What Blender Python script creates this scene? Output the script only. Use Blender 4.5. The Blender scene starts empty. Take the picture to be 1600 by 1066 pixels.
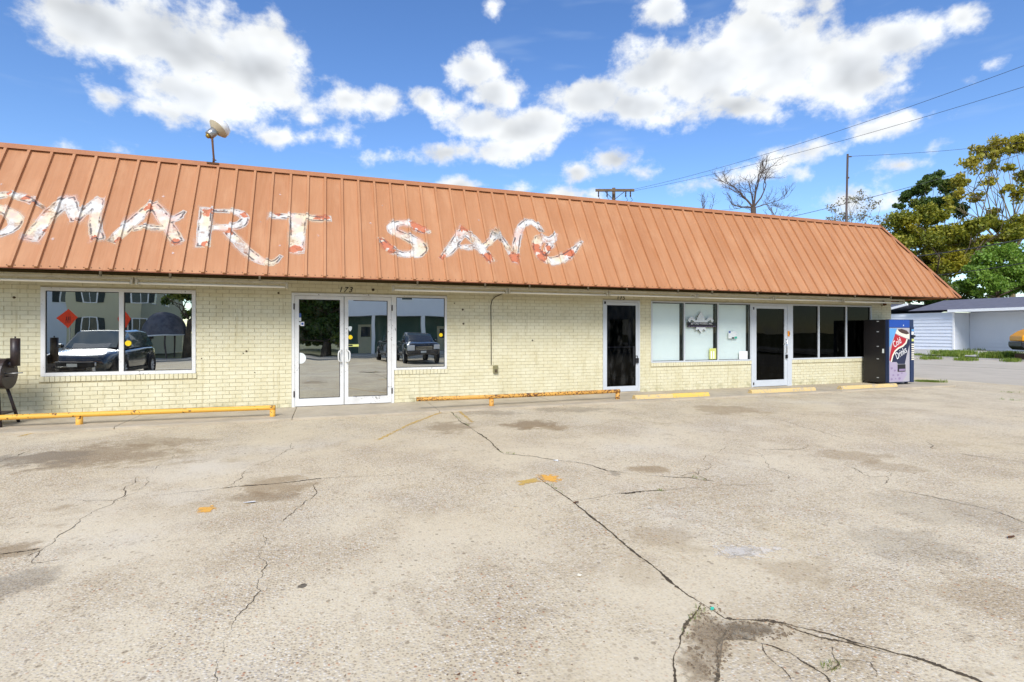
import bpy, math, random
import numpy as np
from mathutils import Vector, Matrix

# ------------------------------------------------------------------ camera geometry
F, CU, HV = 820.0, 800.0, 519.0            # focal length (px of a 1600 px wide picture), centre column, horizon row
PSI = math.radians(19.24)                  # camera turned right of the wall's normal
DIST, CAMH = 11.33, 1.5                    # metres from the shop wall (plane y = 0), eye height
FW = Vector((math.sin(PSI), math.cos(PSI), 0)); RT = Vector((math.cos(PSI), -math.sin(PSI), 0)); UP = Vector((0, 0, 1))
CAM = Vector((0, -DIST, CAMH))
def ray(u, v): return FW + RT * ((u - CU) / F) + UP * ((HV - v) / F)
def at_depth(u, v, Z): return CAM + ray(u, v) * Z
def on_y(u, v, y): d = ray(u, v); return CAM + d * ((y + DIST) / d.y)
def on_z(u, v, z): d = ray(u, v); return CAM + d * ((z - CAMH) / d.z)
def wx(u, y=0.0): return on_y(u, 500, y).x
def mirrored(u, v, Z): p = at_depth(u, v, Z); return Vector((p.x, -p.y, p.z))   # a thing seen in the shop glass stands in front of it
R = math.radians

scene = bpy.context.scene
col = scene.collection
cam = bpy.data.cameras.new('camera'); cam_o = bpy.data.objects.new('camera', cam); col.objects.link(cam_o)
cam.sensor_width = 36; cam.lens = 36 * F / 1600; cam.shift_y = -(533 - HV) / 1600
cam.clip_end = 2000; cam.clip_start = 0.05
cam_o.location = CAM; cam_o.rotation_euler = (R(90), 0, -PSI)
scene.camera = cam_o

# ------------------------------------------------------------------ world
SUN_AZ, SUN_EL = R(204), R(39)             # clockwise from +Y
world = bpy.data.worlds.new('World'); scene.world = world; world.use_nodes = True

class NT:
    def __init__(s, tree): s.t = tree; s.n = tree.nodes; s.l = tree.links
    def node(s, typ, **kw):
        n = s.n.new(typ)
        for k, v in kw.items(): setattr(n, k, v)
        return n
    def put(s, sock, v):
        if isinstance(v, bpy.types.NodeSocket): s.l.new(v, sock)
        elif v is not None:
            if sock.type == 'RGBA' and len(v) == 3: v = (*v, 1)
            sock.default_value = v
    def math(s, op, a, b=None, c=None, clamp=False):
        n = s.node('ShaderNodeMath', operation=op, use_clamp=clamp)
        s.put(n.inputs[0], a)
        if b is not None: s.put(n.inputs[1], b)
        if c is not None: s.put(n.inputs[2], c)
        return n.outputs[0]
    def vmath(s, op, a, b=None, out=0):
        n = s.node('ShaderNodeVectorMath', operation=op)
        s.put(n.inputs[0], a)
        if b is not None: s.put(n.inputs[1], b)
        return n.outputs[out]
    def step(s, x, lo, hi, a=0.0, b=1.0):
        n = s.node('ShaderNodeMapRange', interpolation_type='SMOOTHSTEP')
        for i, q in enumerate((x, lo, hi, a, b)): s.put(n.inputs[i], q)
        return n.outputs[0]
    def mix(s, f, a, b, blend='MIX'):
        n = s.node('ShaderNodeMix', data_type='RGBA', blend_type=blend)
        s.put(n.inputs[0], f); s.put(n.inputs[6], a); s.put(n.inputs[7], b)
        return n.outputs[2]
    def noise(s, vec, scale, detail=4, rough=0.55, out='Fac', dist=0.0):
        n = s.node('ShaderNodeTexNoise')
        if vec is not None: s.l.new(vec, n.inputs['Vector'])
        n.inputs['Scale'].default_value = scale; n.inputs['Detail'].default_value = detail
        n.inputs['Roughness'].default_value = rough; n.inputs['Distortion'].default_value = dist
        return n.outputs[out]
    def mapping(s, vec, loc=(0, 0, 0), rot=(0, 0, 0), scale=(1, 1, 1), typ='POINT'):
        n = s.node('ShaderNodeMapping', vector_type=typ)
        s.l.new(vec, n.inputs[0]); n.inputs[1].default_value = loc; n.inputs[2].default_value = rot; n.inputs[3].default_value = scale
        return n.outputs[0]

w = NT(world.node_tree); w.n.clear()
wo = w.node('ShaderNodeOutputWorld'); bg = w.node('ShaderNodeBackground')
sky = w.node('ShaderNodeTexSky', sky_type='NISHITA', sun_disc=False)
sky.sun_elevation = SUN_EL; sky.sun_rotation = SUN_AZ; sky.air_density = 1.0; sky.dust_density = 0.0; sky.ozone_density = 3.0
SKY_K = 0.078
tc = w.node('ShaderNodeTexCoord'); dirv = tc.outputs['Generated']
sep = w.node('ShaderNodeSeparateXYZ'); w.l.new(dirv, sep.inputs[0])
az = w.math('ARCTAN2', sep.outputs[0], sep.outputs[1]); el = w.math('ARCSINE', sep.outputs[2])
comb = w.node('ShaderNodeCombineXYZ'); w.l.new(az, comb.inputs[0]); w.l.new(el, comb.inputs[1]); ae = comb.outputs[0]
CLOUDS = [  # column, row, half width, half height, tilt (deg, + = right end down), in photo pixels
 (150,38,110,58,15),(275,70,150,80,18),(400,105,110,62,15),(300,150,120,45,18),(160,148,40,22,20),(250,172,90,20,16),(340,182,50,16,0),
 (540,155,42,22,5),(598,162,40,24,0),(735,112,52,36,0),(665,155,32,24,0),(770,150,48,34,0),(745,190,65,32,0),(700,238,88,20,-5),(830,200,78,34,-12),(790,235,80,22,-8),
 (930,150,85,36,-12),(1010,110,85,50,-20),(1110,110,110,72,-8),(1230,95,130,78,-5),(1330,110,110,70,-10),(1410,60,80,48,-10),(1502,30,34,26,0),
 (1040,18,46,34,0),(1190,60,90,44,0),(1230,8,90,20,0),(1000,165,80,36,0),(1150,165,75,26,0),
 (962,250,48,26,0),(900,268,36,18,0),(1000,268,45,16,5),
 (1270,235,75,20,-12),(1360,205,90,18,-14),(1440,185,60,12,-14),(1410,258,62,18,-5),(1450,235,30,12,-8),
 (432,214,32,15,0),(490,214,32,9,0),(535,214,28,11,0),(188,236,26,11,0),(112,233,18,6,0),
 (720,290,34,14,0),(812,296,22,12,0),(885,304,50,12,5),(1250,268,18,9,0),(1120,282,85,12,-12),(1330,310,60,18,-5),(770,8,15,12,30),(480,185,12,6,0),
 (1550,102,12,5,0),(1508,128,11,7,0)]
def azel(u, v):
    d = ray(u, v).normalized(); return math.atan2(d.x, d.y), math.asin(d.z)
q = None
for (u, v, ru, rv, tilt) in CLOUDS:
    c, sn = math.cos(R(tilt)), math.sin(R(tilt))
    a0 = azel(u, v); a1 = azel(u + ru * c, v + ru * sn); a2 = azel(u + rv * sn, v - rv * c)
    sx = 1.04 * math.hypot(a1[0] - a0[0], a1[1] - a0[1]); sy = 1.06 * math.hypot(a2[0] - a0[0], a2[1] - a0[1])
    rot = math.atan2(a1[1] - a0[1], a1[0] - a0[0])
    L = w.vmath('LENGTH', w.mapping(ae, (a0[0], a0[1], 0), (0, 0, rot), (sx, sy, 1), 'TEXTURE'), out=1)
    L = w.math('MULTIPLY_ADD', w.math('SUBTRACT', 1.0, L), min(1.0, sy / 0.035), 0.0)
    if q is None: q = L
    else:
        n = w.node('ShaderNodeMath', operation='SMOOTH_MAX'); w.l.new(q, n.inputs[0]); w.l.new(L, n.inputs[1]); n.inputs[2].default_value = 0.12; q = n.outputs[0]
# the same broken cumulus goes on all round the sky outside the part the photo shows
dome = w.mapping(dirv, scale=(1.0, 1.0, 2.2))
wide = w.math('MULTIPLY', w.math('SUBTRACT', w.noise(dome, 2.6, 3, 0.5), 0.53), 5.0)
outs = w.math('MAXIMUM', w.step(w.math('ABSOLUTE', w.math('SUBTRACT', az, PSI)), 0.80, 1.0), w.step(el, 0.55, 0.75))
q = w.math('MAXIMUM', q, w.math('SUBTRACT', w.math('MULTIPLY', w.math('ADD', wide, 2.0), outs), 2.0))
cdir = w.mapping(dirv, scale=(1, 1, 1.25))
n1 = w.noise(cdir, 11.0, 7, 0.6)
n3 = w.noise(cdir, 34.0, 5, 0.62)
dens = w.math('ADD', w.math('ADD', q, w.math('MULTIPLY', w.math('SUBTRACT', n1, 0.5), 2.3)), w.math('MULTIPLY', w.math('SUBTRACT', n3, 0.5), 0.75))
nl1 = w.noise(cdir, 8.0, 3, 0.5); nl2 = w.noise(w.mapping(cdir, (0.0, 0.012, -0.026)), 8.0, 3, 0.5)
alpha = w.step(dens, -0.14, 0.5)
thick = w.step(w.math('ADD', w.math('MULTIPLY', q, 1.1), w.math('MULTIPLY', w.math('SUBTRACT', nl1, 0.5), 0.8)), 0.15, 1.05)
lit = w.math('MULTIPLY', w.math('SUBTRACT', nl2, nl1), 0.9)
shade = w.math('SUBTRACT', 1.0, w.math('MULTIPLY', thick, 0.22), clamp=True)
shade = w.math('ADD', shade, lit)
shade = w.math('MINIMUM', w.math('MAXIMUM', shade, 0.6), 1.08)
hs = w.node('ShaderNodeHueSaturation'); hs.inputs['Hue'].default_value = 0.508; hs.inputs['Saturation'].default_value = 1.17; hs.inputs['Value'].default_value = 2.05
w.l.new(sky.outputs[0], hs.inputs['Color'])
tint = w.mix(thick, (0.96, 0.985, 1.0), (0.90, 0.945, 1.0))
cl = w.mix(1.0, tint, shade, 'MULTIPLY')
clk = w.vmath('SCALE', cl); clk.node.inputs['Scale'].default_value = 11.0
# thin high veil
veil = w.math('MULTIPLY', w.step(w.noise(w.mapping(dirv, scale=(1, 1, 5)), 5.0, 3, 0.6), 0.55, 0.85), 0.22)
c1 = w.mix(veil, hs.outputs[0], (8.0, 9.4, 10.8))
cfin = w.mix(alpha, c1, clk)
w.l.new(cfin, bg.inputs[0]); bg.inputs[1].default_value = SKY_K
w.l.new(bg.outputs[0], wo.inputs[0])

sun = bpy.data.lights.new('sun', 'SUN'); sun.energy = 3.3; sun.angle = R(26); sun.color = (1.0, 0.965, 0.91)
sun_o = bpy.data.objects.new('sun', sun); col.objects.link(sun_o)
sd = Vector((math.sin(SUN_AZ) * math.cos(SUN_EL), math.cos(SUN_AZ) * math.cos(SUN_EL), math.sin(SUN_EL)))
sun_o.rotation_euler = (-sd).to_track_quat('-Z', 'Y').to_euler()
sun_o.location = (0, -20, 30)
vs = scene.view_settings
vs.view_transform = 'Standard'; vs.look = 'None'; vs.exposure = 0.30; vs.gamma = 1.0; vs.use_curve_mapping = False
scene.display_settings.display_device = 'sRGB'
scene.cycles.use_denoising = True; scene.cycles.use_adaptive_sampling = True; scene.cycles.adaptive_threshold = 0.02
scene.cycles.max_bounces = 6; scene.cycles.diffuse_bounces = 3; scene.cycles.glossy_bounces = 3; scene.cycles.transparent_max_bounces = 12
scene.cycles.sample_clamp_indirect = 6.0

# ------------------------------------------------------------------ materials
def srgb(r, g, b):
    f = lambda c: (c / 255 / 12.92) if c / 255 <= 0.04045 else ((c / 255 + 0.055) / 1.055) ** 2.4
    return (f(r), f(g), f(b))
MATS = {}
def base_mat(name):
    m = bpy.data.materials.new(name); m.use_nodes = True
    nt = NT(m.node_tree); p = m.node_tree.nodes['Principled BSDF']
    g = nt.node('ShaderNodeNewGeometry')
    MATS[name] = m
    return m, nt, p, g.outputs['Position']
def bump(nt, p, h, strength=0.3, dist=0.01):
    b = nt.node('ShaderNodeBump'); b.inputs['Strength'].default_value = strength; b.inputs['Distance'].default_value = dist
    nt.l.new(h, b.inputs['Height']); nt.l.new(b.outputs[0], p.inputs['Normal'])
def simple(name, c, rough=0.6, metal=0.0, var=0.15, scale=6.0, c2=None, bstr=0.0, bscale=60.0, spec=0.4):
    """a plain surface with an uneven tone: two scales of noise towards a second, dirtier colour"""
    m, nt, p, pos = base_mat(name)
    c2 = c2 or tuple(x * 0.55 for x in c)
    n = nt.step(nt.noise(pos, scale, 6, 0.62), 0.35, 0.75)
    n2 = nt.noise(pos, scale * 7, 4, 0.6)
    f = nt.math('MULTIPLY', nt.math('ADD', nt.math('MULTIPLY', n, 0.65), nt.math('MULTIPLY', n2, 0.5)), var * 2, clamp=True)
    nt.l.new(nt.mix(f, c, c2), p.inputs['Base Color'])
    p.inputs['Roughness'].default_value = rough; p.inputs['Metallic'].default_value = metal
    p.inputs['Specular IOR Level'].default_value = spec
    if bstr: bump(nt, p, nt.noise(pos, bscale, 4, 0.6), bstr, 0.004)
    return m
def chipped(name, c, under, rough=0.5, amount=0.36, scale=16, dirt=None):
    """old paint with chips down to what is under it"""
    m, nt, p, pos = base_mat(name)
    ch = nt.step(nt.math('ADD', nt.noise(pos, scale, 8, 0.68), nt.math('MULTIPLY', nt.math('SUBTRACT', nt.noise(pos, 1.7, 3), 0.5), 0.5)), 1 - amount + .02, 1 - amount + 0.05)
    d = nt.math('MULTIPLY', nt.step(nt.noise(pos, 3.0, 5, 0.6), 0.4, 0.8), 0.5)
    cc = nt.mix(d, c, dirt or tuple(x * 0.6 for x in c))
    nt.l.new(nt.mix(ch, cc, under), p.inputs['Base Color'])
    p.inputs['Roughness'].default_value = rough
    bump(nt, p, ch, -0.3, 0.003)
    return m
def glass(name, refl, tint, dirt=0.04, rough=0.0, fres=0.6):
    m, nt, p, pos = base_mat(name); nt.n.remove(p)
    out = [x for x in nt.n if x.type == 'OUTPUT_MATERIAL'][0]
    tr = nt.node('ShaderNodeBsdfTransparent'); tr.inputs[0].default_value = (*tint, 1)
    gl = nt.node('ShaderNodeBsdfGlossy'); gl.inputs['Roughness'].default_value = rough; gl.inputs[0].default_value = (0.93, 0.97, 0.95, 1)
    lw = nt.node('ShaderNodeFresnel'); lw.inputs[0].default_value = 1.5
    f = nt.math('ADD', nt.math('MULTIPLY', lw.outputs[0], fres), refl, clamp=True)
    mx = nt.node('ShaderNodeMixShader'); nt.l.new(f, mx.inputs[0]); nt.l.new(tr.outputs[0], mx.inputs[1]); nt.l.new(gl.outputs[0], mx.inputs[2])
    df = nt.node('ShaderNodeBsdfDiffuse'); df.inputs[0].default_value = (0.5, 0.5, 0.48, 1)
    smear = nt.noise(nt.mapping(pos, scale=(3, 3, 1)), 2.2, 8, 0.7)
    fd = nt.math('MULTIPLY', nt.step(smear, 0.45, 0.8), dirt)
    m2 = nt.node('ShaderNodeMixShader'); nt.l.new(fd, m2.inputs[0]); nt.l.new(mx.outputs[0], m2.inputs[1]); nt.l.new(df.outputs[0], m2.inputs[2])
    nt.l.new(m2.outputs[0], out.inputs[0])
    b = nt.node('ShaderNodeBump'); b.inputs['Strength'].default_value = 0.10; b.inputs['Distance'].default_value = 0.02
    nt.l.new(nt.noise(pos, 1.3, 1, 0.4), b.inputs['Height']); nt.l.new(b.outputs[0], gl.inputs['Normal'])
    return m

# painted brick
def mat_brick():
    m, nt, p, pos = base_mat('painted_brick')
    a = nt.noise(pos, 2.2, 5, 0.6); b = nt.noise(pos, 18, 5, 0.65)
    rnd = nt.node('ShaderNodeTexWhiteNoise', noise_dimensions='3D')
    snap = nt.vmath('SNAP', nt.vmath('ADD', pos, (50.0, 0.5, 0.0)), (0.111, 2.0, 0.0748)); nt.l.new(snap, rnd.inputs['Vector'])
    c = nt.mix(nt.step(a, 0.3, 0.75), srgb(225, 219, 188), srgb(214, 206, 170))
    c = nt.mix(nt.math('MULTIPLY', rnd.outputs['Value'], 0.2), c, srgb(200, 186, 138))
    c = nt.mix(nt.math('MULTIPLY', nt.step(b, 0.55, 0.8), 0.35), c, srgb(160, 150, 112))
    sepp = nt.node('ShaderNodeSeparateXYZ'); nt.l.new(pos, sepp.inputs[0])
    # rain splash and mildew along the foot, rust stains below the lamps
    foot = nt.math('MULTIPLY', nt.step(sepp.outputs[2], 0.25, 0.0), nt.step(nt.noise(pos, 5, 5, 0.65), 0.42, 0.7))
    c = nt.mix(nt.math('MULTIPLY', foot, 0.75), c, srgb(150, 145, 105))
    drip = nt.step(nt.noise(nt.mapping(pos, scale=(5, 5, 0.45)), 2.0, 5, 0.6), 0.56, 0.72)
    c = nt.mix(nt.math('MULTIPLY', drip, 0.45), c, srgb(178, 164, 118))
    chip = nt.step(nt.noise(pos, 30, 6, 0.7), 0.71, 0.73)
    c = nt.mix(chip, c, srgb(120, 80, 55))
    nt.l.new(c, p.inputs['Base Color']); p.inputs['Roughness'].default_value = 0.55
    bump(nt, p, nt.noise(pos, 55, 5, 0.6), 0.35, 0.004)
    return m
mat_brick()
simple('mortar', srgb(206, 195, 158), 0.85, var=0.3, scale=5, bstr=0.4)

def mat_roof():
    m, nt, p, pos = base_mat('roof_paint')
    streak = nt.noise(nt.mapping(pos, scale=(9, 0.7, 0.7)), 2.0, 6, 0.62)
    big = nt.noise(pos, 0.45, 4, 0.55)
    fine = nt.noise(nt.mapping(pos, scale=(40, 1.2, 1.2)), 2.0, 4, 0.6)
    c = nt.mix(nt.step(big, 0.3, 0.7), srgb(180, 127, 88), srgb(170, 115, 75))
    c = nt.mix(nt.math('MULTIPLY', nt.step(streak, 0.42, 0.75), 0.5), c, srgb(164, 106, 62))
    c = nt.mix(nt.math('MULTIPLY', nt.step(fine, 0.4, 0.8), 0.3), c, srgb(200, 144, 104))
    oi = nt.node('ShaderNodeObjectInfo')
    c = nt.mix(nt.math('MULTIPLY', oi.outputs['Random'], 0.34), c, srgb(198, 144, 102))
    run = nt.math('MULTIPLY', nt.step(nt.noise(nt.mapping(pos, (3, 0, 0), scale=(22, 0.35, 0.35)), 2.0, 5, 0.65), 0.58, 0.74), 0.35)
    c = nt.mix(run, c, srgb(140, 88, 56))
    pale = nt.math('MULTIPLY', nt.step(nt.noise(nt.mapping(pos, (1, 0, 0), scale=(3, 1, 1)), 0.8, 5, 0.6), 0.5, 0.7), 0.3)
    c = nt.mix(pale, c, srgb(206, 158, 118))
    spot = nt.step(nt.noise(pos, 14, 5, 0.7), 0.72, 0.75)
    c = nt.mix(nt.math('MULTIPLY', spot, 0.6), c, srgb(120, 66, 40))
    nt.l.new(c, p.inputs['Base Color'])
    p.inputs['Roughness'].default_value = 0.5; p.inputs['Specular IOR Level'].default_value = 0.35
    bump(nt, p, nt.math('ADD', nt.noise(nt.mapping(pos, scale=(4, 1, 1)), 1.4, 2, 0.5), nt.math('MULTIPLY', fine, 0.06)), 0.35, 0.02)
    return m
mat_roof()
simple('roof_trim', srgb(176, 120, 80), 0.5, var=0.25, scale=3, c2=srgb(140, 80, 50))
simple('drip_metal', srgb(140, 78, 46), 0.5, var=0.3, scale=4, c2=srgb(90, 50, 30))
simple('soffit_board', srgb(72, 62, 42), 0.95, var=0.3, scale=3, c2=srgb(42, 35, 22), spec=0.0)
chipped('white_aluminium', srgb(226, 226, 222), srgb(128, 122, 116), 0.42, 0.37, 22, srgb(188, 184, 176))
simple('clean_aluminium', srgb(205, 210, 214), 0.4, var=0.12, scale=4, c2=srgb(160, 162, 165))
simple('gasket', (0.012, 0.012, 0.012), 0.6)
simple('interior_dark', (0.02, 0.022, 0.02), 0.9, var=0.2)
simple('interior_shade_cloth', srgb(240, 246, 244), 0.85, var=0.06, scale=1.5, c2=srgb(216, 228, 224))
glass('mirror_glass', 0.62, (0.25, 0.30, 0.27), 0.06)
glass('shade_glass', 0.0, (0.95, 0.985, 0.97), 0.03, fres=0.5)
glass('black_glass', 0.0, (0.04, 0.04, 0.045), 0.01, fres=0.28)
glass('door_glass', 0.0, (0.10, 0.10, 0.12), 0.08, fres=0.3)
chipped('yellow_paint', srgb(230, 176, 70), srgb(96, 62, 36), 0.6, 0.43, 14, srgb(214, 150, 60))
chipped('rusty_yellow_paint', srgb(218, 164, 76), srgb(92, 54, 32), 0.6, 0.485, 30, srgb(190, 122, 50))
chipped('faded_yellow_concrete', srgb(214, 186, 126), srgb(182, 166, 138), 0.85, 0.47, 14, srgb(198, 170, 118))
chipped('bright_yellow_concrete', srgb(222, 188, 92), srgb(196, 172, 118), 0.8, 0.44, 12, srgb(226, 184, 84))
simple('black_steel', (0.02, 0.016, 0.018), 0.45, var=0.35, scale=8, c2=(0.06, 0.035, 0.028), spec=0.5)
simple('rust', srgb(112, 74, 44), 0.85, var=0.4, scale=30, c2=srgb(60, 40, 26))
simple('galvanised', srgb(168, 168, 166), 0.35, 0.7, var=0.2, scale=10)
simple('tan_reflector', srgb(196, 184, 156), 0.6, var=0.2, scale=9)
simple('lamp_bowl', srgb(236, 236, 232), 0.35, var=0.05)
simple('brass', srgb(170, 140, 60), 0.4, 0.6)
simple('lamp_channel', srgb(222, 216, 198), 0.5, var=0.3, scale=5, c2=srgb(150, 140, 112))
simple('lamp_tube', srgb(242, 240, 230), 0.25, var=0.1, scale=3, c2=srgb(206, 200, 180))
simple('cable', (0.10, 0.085, 0.06), 0.6)
simple('outlet_box', srgb(140, 134, 96), 0.5, var=0.3)
simple('dark_number', (0.02, 0.014, 0.01), 0.5)

def mat_concrete():
    m, nt, p, pos = base_mat('lot_concrete')
    big = nt.noise(pos, 0.16, 4, 0.55); mid = nt.noise(pos, 0.9, 6, 0.62); fin = nt.noise(pos, 7, 6, 0.65)
    vo = nt.node('ShaderNodeTexVoronoi'); nt.l.new(pos, vo.inputs['Vector']); vo.inputs['Scale'].default_value = 62
    vo2 = nt.node('ShaderNodeTexVoronoi'); nt.l.new(pos, vo2.inputs['Vector']); vo2.inputs['Scale'].default_value = 27
    sp = nt.node('ShaderNodeSeparateColor'); nt.l.new(vo.outputs['Color'], sp.inputs[0])
    sp2 = nt.node('ShaderNodeSeparateColor'); nt.l.new(vo2.outputs['Color'], sp2.inputs[0])
    c = nt.mix(nt.step(big, 0.35, 0.68), srgb(219, 204, 174), srgb(210, 192, 157))
    c = nt.mix(nt.math('MULTIPLY', nt.step(mid, 0.38, 0.72), 0.8), c, srgb(184, 165, 134))
    c = nt.mix(nt.math('MULTIPLY', nt.step(nt.noise(nt.mapping(pos, (7, 3, 0)), 0.5, 5, 0.6), 0.5, 0.72), 0.5), c, srgb(216, 206, 186))
    # exposed pebbles: cream, brown, grey and a few rust-red ones, more where the skin has worn off
    worn = nt.step(nt.math('ADD', nt.math('MULTIPLY', mid, 0.6), nt.math('MULTIPLY', nt.noise(pos, 0.35, 3, 0.5), 0.6)), 0.42, 0.72)
    peb = nt.mix(sp.outputs[0], srgb(150, 128, 100), srgb(232, 224, 208))
    peb = nt.mix(nt.step(sp.outputs[1], 0.965, 0.98), peb, srgb(176, 112, 76))
    peb = nt.mix(nt.step(sp.outputs[2], 0.86, 0.88), peb, srgb(104, 92, 76))
    c = nt.mix(nt.math('MULTIPLY', nt.math('ADD', nt.math('MULTIPLY', worn, 0.65), 0.25), nt.step(vo.outputs['Distance'], 0.62, 0.30)), c, peb)
    big_peb = nt.math('MULTIPLY', nt.math('MULTIPLY', nt.step(sp2.outputs[0], 0.86, 0.9), nt.step(vo2.outputs['Distance'], 0.45, 0.25)), 0.6)
    c = nt.mix(big_peb, c, nt.mix(sp2.outputs[1], srgb(112, 96, 76), srgb(188, 168, 140)))
    c = nt.mix(nt.math('MULTIPLY', nt.step(fin, 0.56, 0.75), 0.5), c, srgb(150, 132, 108))
    mott = nt.math('MULTIPLY', nt.step(nt.noise(nt.mapping(pos, (11, 4, 0)), 2.2, 9, 0.72), 0.52, 0.68), nt.step(nt.noise(nt.mapping(pos, (2, 9, 0)), 0.3, 4, 0.6), 0.42, 0.62))
    c = nt.mix(nt.math('MULTIPLY', mott, 0.5), c, srgb(158, 138, 106))
    # old stains with a place of their own: oil, silt and leaf tannin on the lot
    flat = nt.mapping(pos, scale=(1, 1, 0))
    wob = nt.math('MULTIPLY', nt.math('SUBTRACT', nt.noise(pos, 2.6, 9, 0.74), 0.5), 3.2)
    for (u, v, ru, rv, k, cc) in STAINS:
        g = on_z(u, v, -0.04); gx = (on_z(u + ru, v, -0.04) - g).length; gy = (on_z(u, v + rv, -0.04) - on_z(u, v - rv, -0.04)).length / 2
        L = nt.vmath('LENGTH', nt.mapping(flat, (g.x, g.y, 0), (0, 0, -PSI), (gx, gy, 1), 'TEXTURE'), out=1)
        f = nt.step(nt.math('ADD', L, wob), 1.05, 0.5)
        c = nt.mix(nt.math('MULTIPLY', f, k), c, cc)
    # chewing gum and drips
    v3 = nt.node('ShaderNodeTexVoronoi'); nt.l.new(pos, v3.inputs['Vector']); v3.inputs['Scale'].default_value = 1.9
    s3 = nt.node('ShaderNodeSeparateColor'); nt.l.new(v3.outputs['Color'], s3.inputs[0])
    rad = nt.math('ADD', nt.math('MULTIPLY', nt.math('POWER', s3.outputs[1], 2.0), 0.055), nt.math('MULTIPLY', nt.math('SUBTRACT', nt.noise(pos, 30, 3), 0.5), 0.05))
    gum = nt.math('MULTIPLY', nt.math('LESS_THAN', v3.outputs['Distance'], rad), nt.math('GREATER_THAN', s3.outputs[0], 0.3))
    c = nt.mix(nt.math('MULTIPLY', gum, 0.8), c, srgb(62, 54, 46))
    nt.l.new(c, p.inputs['Base Color']); p.inputs['Roughness'].default_value = 0.88; p.inputs['Specular IOR Level'].default_value = 0.25
    h = nt.math('ADD', nt.math('MULTIPLY', nt.step(vo.outputs['Distance'], 0.6, 0.1), nt.math('ADD', worn, 0.2)), nt.math('MULTIPLY', fin, 1.2))
    bump(nt, p, h, 0.45, 0.006)
    return m
BR = srgb(132, 108, 76); BR2 = srgb(150, 126, 92); GR = srgb(122, 112, 98); LT = srgb(216, 205, 184)
STAINS = [(150,712,150,17,0.55,BR),(60,716,90,12,0.5,GR),(250,690,90,9,0.4,BR),(425,760,60,16,0.6,BR2),(405,776,80,8,0.5,BR),(100,792,24,6,0.5,BR2),(20,858,50,12,0.65,BR),(20,910,60,22,0.45,GR),
 (825,663,50,8,0.7,BR),(700,668,40,10,0.5,BR),(860,668,40,5,0.6,BR2),(1020,733,40,7,0.65,BR2),(960,740,12,4,0.5,GR),(1130,640,70,8,0.5,BR2),(1330,712,60,9,0.4,BR2),(1400,730,50,9,0.35,BR2),
 (1225,890,80,22,0.35,BR2),(1040,840,50,20,0.35,BR2),(1550,930,90,30,0.3,BR2),(1420,850,100,28,0.25,GR),(1490,800,120,25,0.2,GR),(300,770,60,14,0.4,LT),(270,740,90,14,0.3,LT),(350,730,50,10,0.3,LT),
 (1110,990,30,40,0.5,BR),(1165,985,55,14,0.5,GR),(1085,1040,28,40,0.5,BR),(1000,890,40,30,0.2,BR2),(430,650,60,6,0.4,GR),(900,640,70,5,0.4,GR),(760,645,60,4,0.4,GR)]
mat_concrete()
simple('apron_concrete', srgb(196, 183, 160), 0.88, var=0.3, scale=1.6, c2=srgb(138, 126, 106), bstr=0.35, bscale=70)
simple('asphalt_grey', srgb(196, 185, 168), 0.95, var=0.3, scale=0.7, c2=srgb(158, 147, 130), bstr=0.4)
simple('sidewalk_concrete', srgb(190, 186, 178), 0.9, var=0.22, scale=0.6, c2=srgb(150, 144, 132))
simple('shoulder_concrete', srgb(196, 186, 170), 0.9, var=0.3, scale=0.5, c2=srgb(160, 146, 124))
simple('soil_grass', srgb(104, 110, 60), 0.95, var=0.45, scale=0.8, c2=srgb(92, 80, 56), bstr=0.5)
simple('crack_dirt', srgb(96, 83, 64), 0.95, var=0.4, scale=12, c2=srgb(50, 42, 33)); simple('hairline_dirt', srgb(116, 101, 80), 0.95, var=0.4, scale=12, c2=srgb(80, 68, 53))
def leaf_mat(name, c1, c2, c3):
    m, nt, p, pos = base_mat(name)
    at = nt.node('ShaderNodeAttribute', attribute_name='tone')
    c = nt.mix(at.outputs['Fac'], c1, c2)
    c = nt.mix(nt.step(nt.noise(pos, 0.35, 3, 0.5), 0.48, 0.66), c, c3)
    nt.l.new(c, p.inputs['Base Color']); p.inputs['Roughness'].default_value = 0.55
    out = [x for x in nt.n if x.type == 'OUTPUT_MATERIAL'][0]
    tl = nt.node('ShaderNodeBsdfTranslucent'); nt.l.new(c, tl.inputs[0])
    mx = nt.node('ShaderNodeMixShader'); mx.inputs[0].default_value = 0.3
    nt.l.new(p.outputs[0], mx.inputs[1]); nt.l.new(tl.outputs[0], mx.inputs[2]); nt.l.new(mx.outputs[0], out.inputs[0])
    return m
leaf_mat('leaf_yellow', srgb(132, 134, 42), srgb(186, 172, 56), srgb(160, 146, 48))
leaf_mat('leaf_olive', srgb(96, 110, 32), srgb(152, 148, 40), srgb(176, 164, 44))
leaf_mat('leaf_dark', srgb(58, 82, 34), srgb(88, 112, 44), srgb(116, 122, 42))
leaf_mat('leaf_green', srgb(92, 128, 38), srgb(138, 166, 62), srgb(112, 148, 48))
leaf_mat('leaf_sparse', srgb(120, 116, 86), srgb(150, 140, 104), srgb(134, 118, 84))
leaf_mat('grass_blade', srgb(86, 116, 34), srgb(142, 154, 62), srgb(120, 140, 48))
simple('bark', srgb(104, 90, 74), 0.9, var=0.4, scale=5, c2=srgb(60, 50, 40), bstr=0.5)
simple('bare_bark', srgb(98, 84, 76), 0.9, var=0.35, scale=5, c2=srgb(62, 52, 46))
simple('pale_bark', srgb(138, 124, 96), 0.9, var=0.35, scale=4, c2=srgb(92, 80, 58))
simple('pole_wood', srgb(118, 100, 78), 0.9, var=0.4, scale=6, c2=srgb(76, 62, 48))
simple('steel_pole', srgb(96, 84, 80), 0.6, 0.3, var=0.3)
simple('wire', (0.035, 0.035, 0.04), 0.6)
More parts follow.
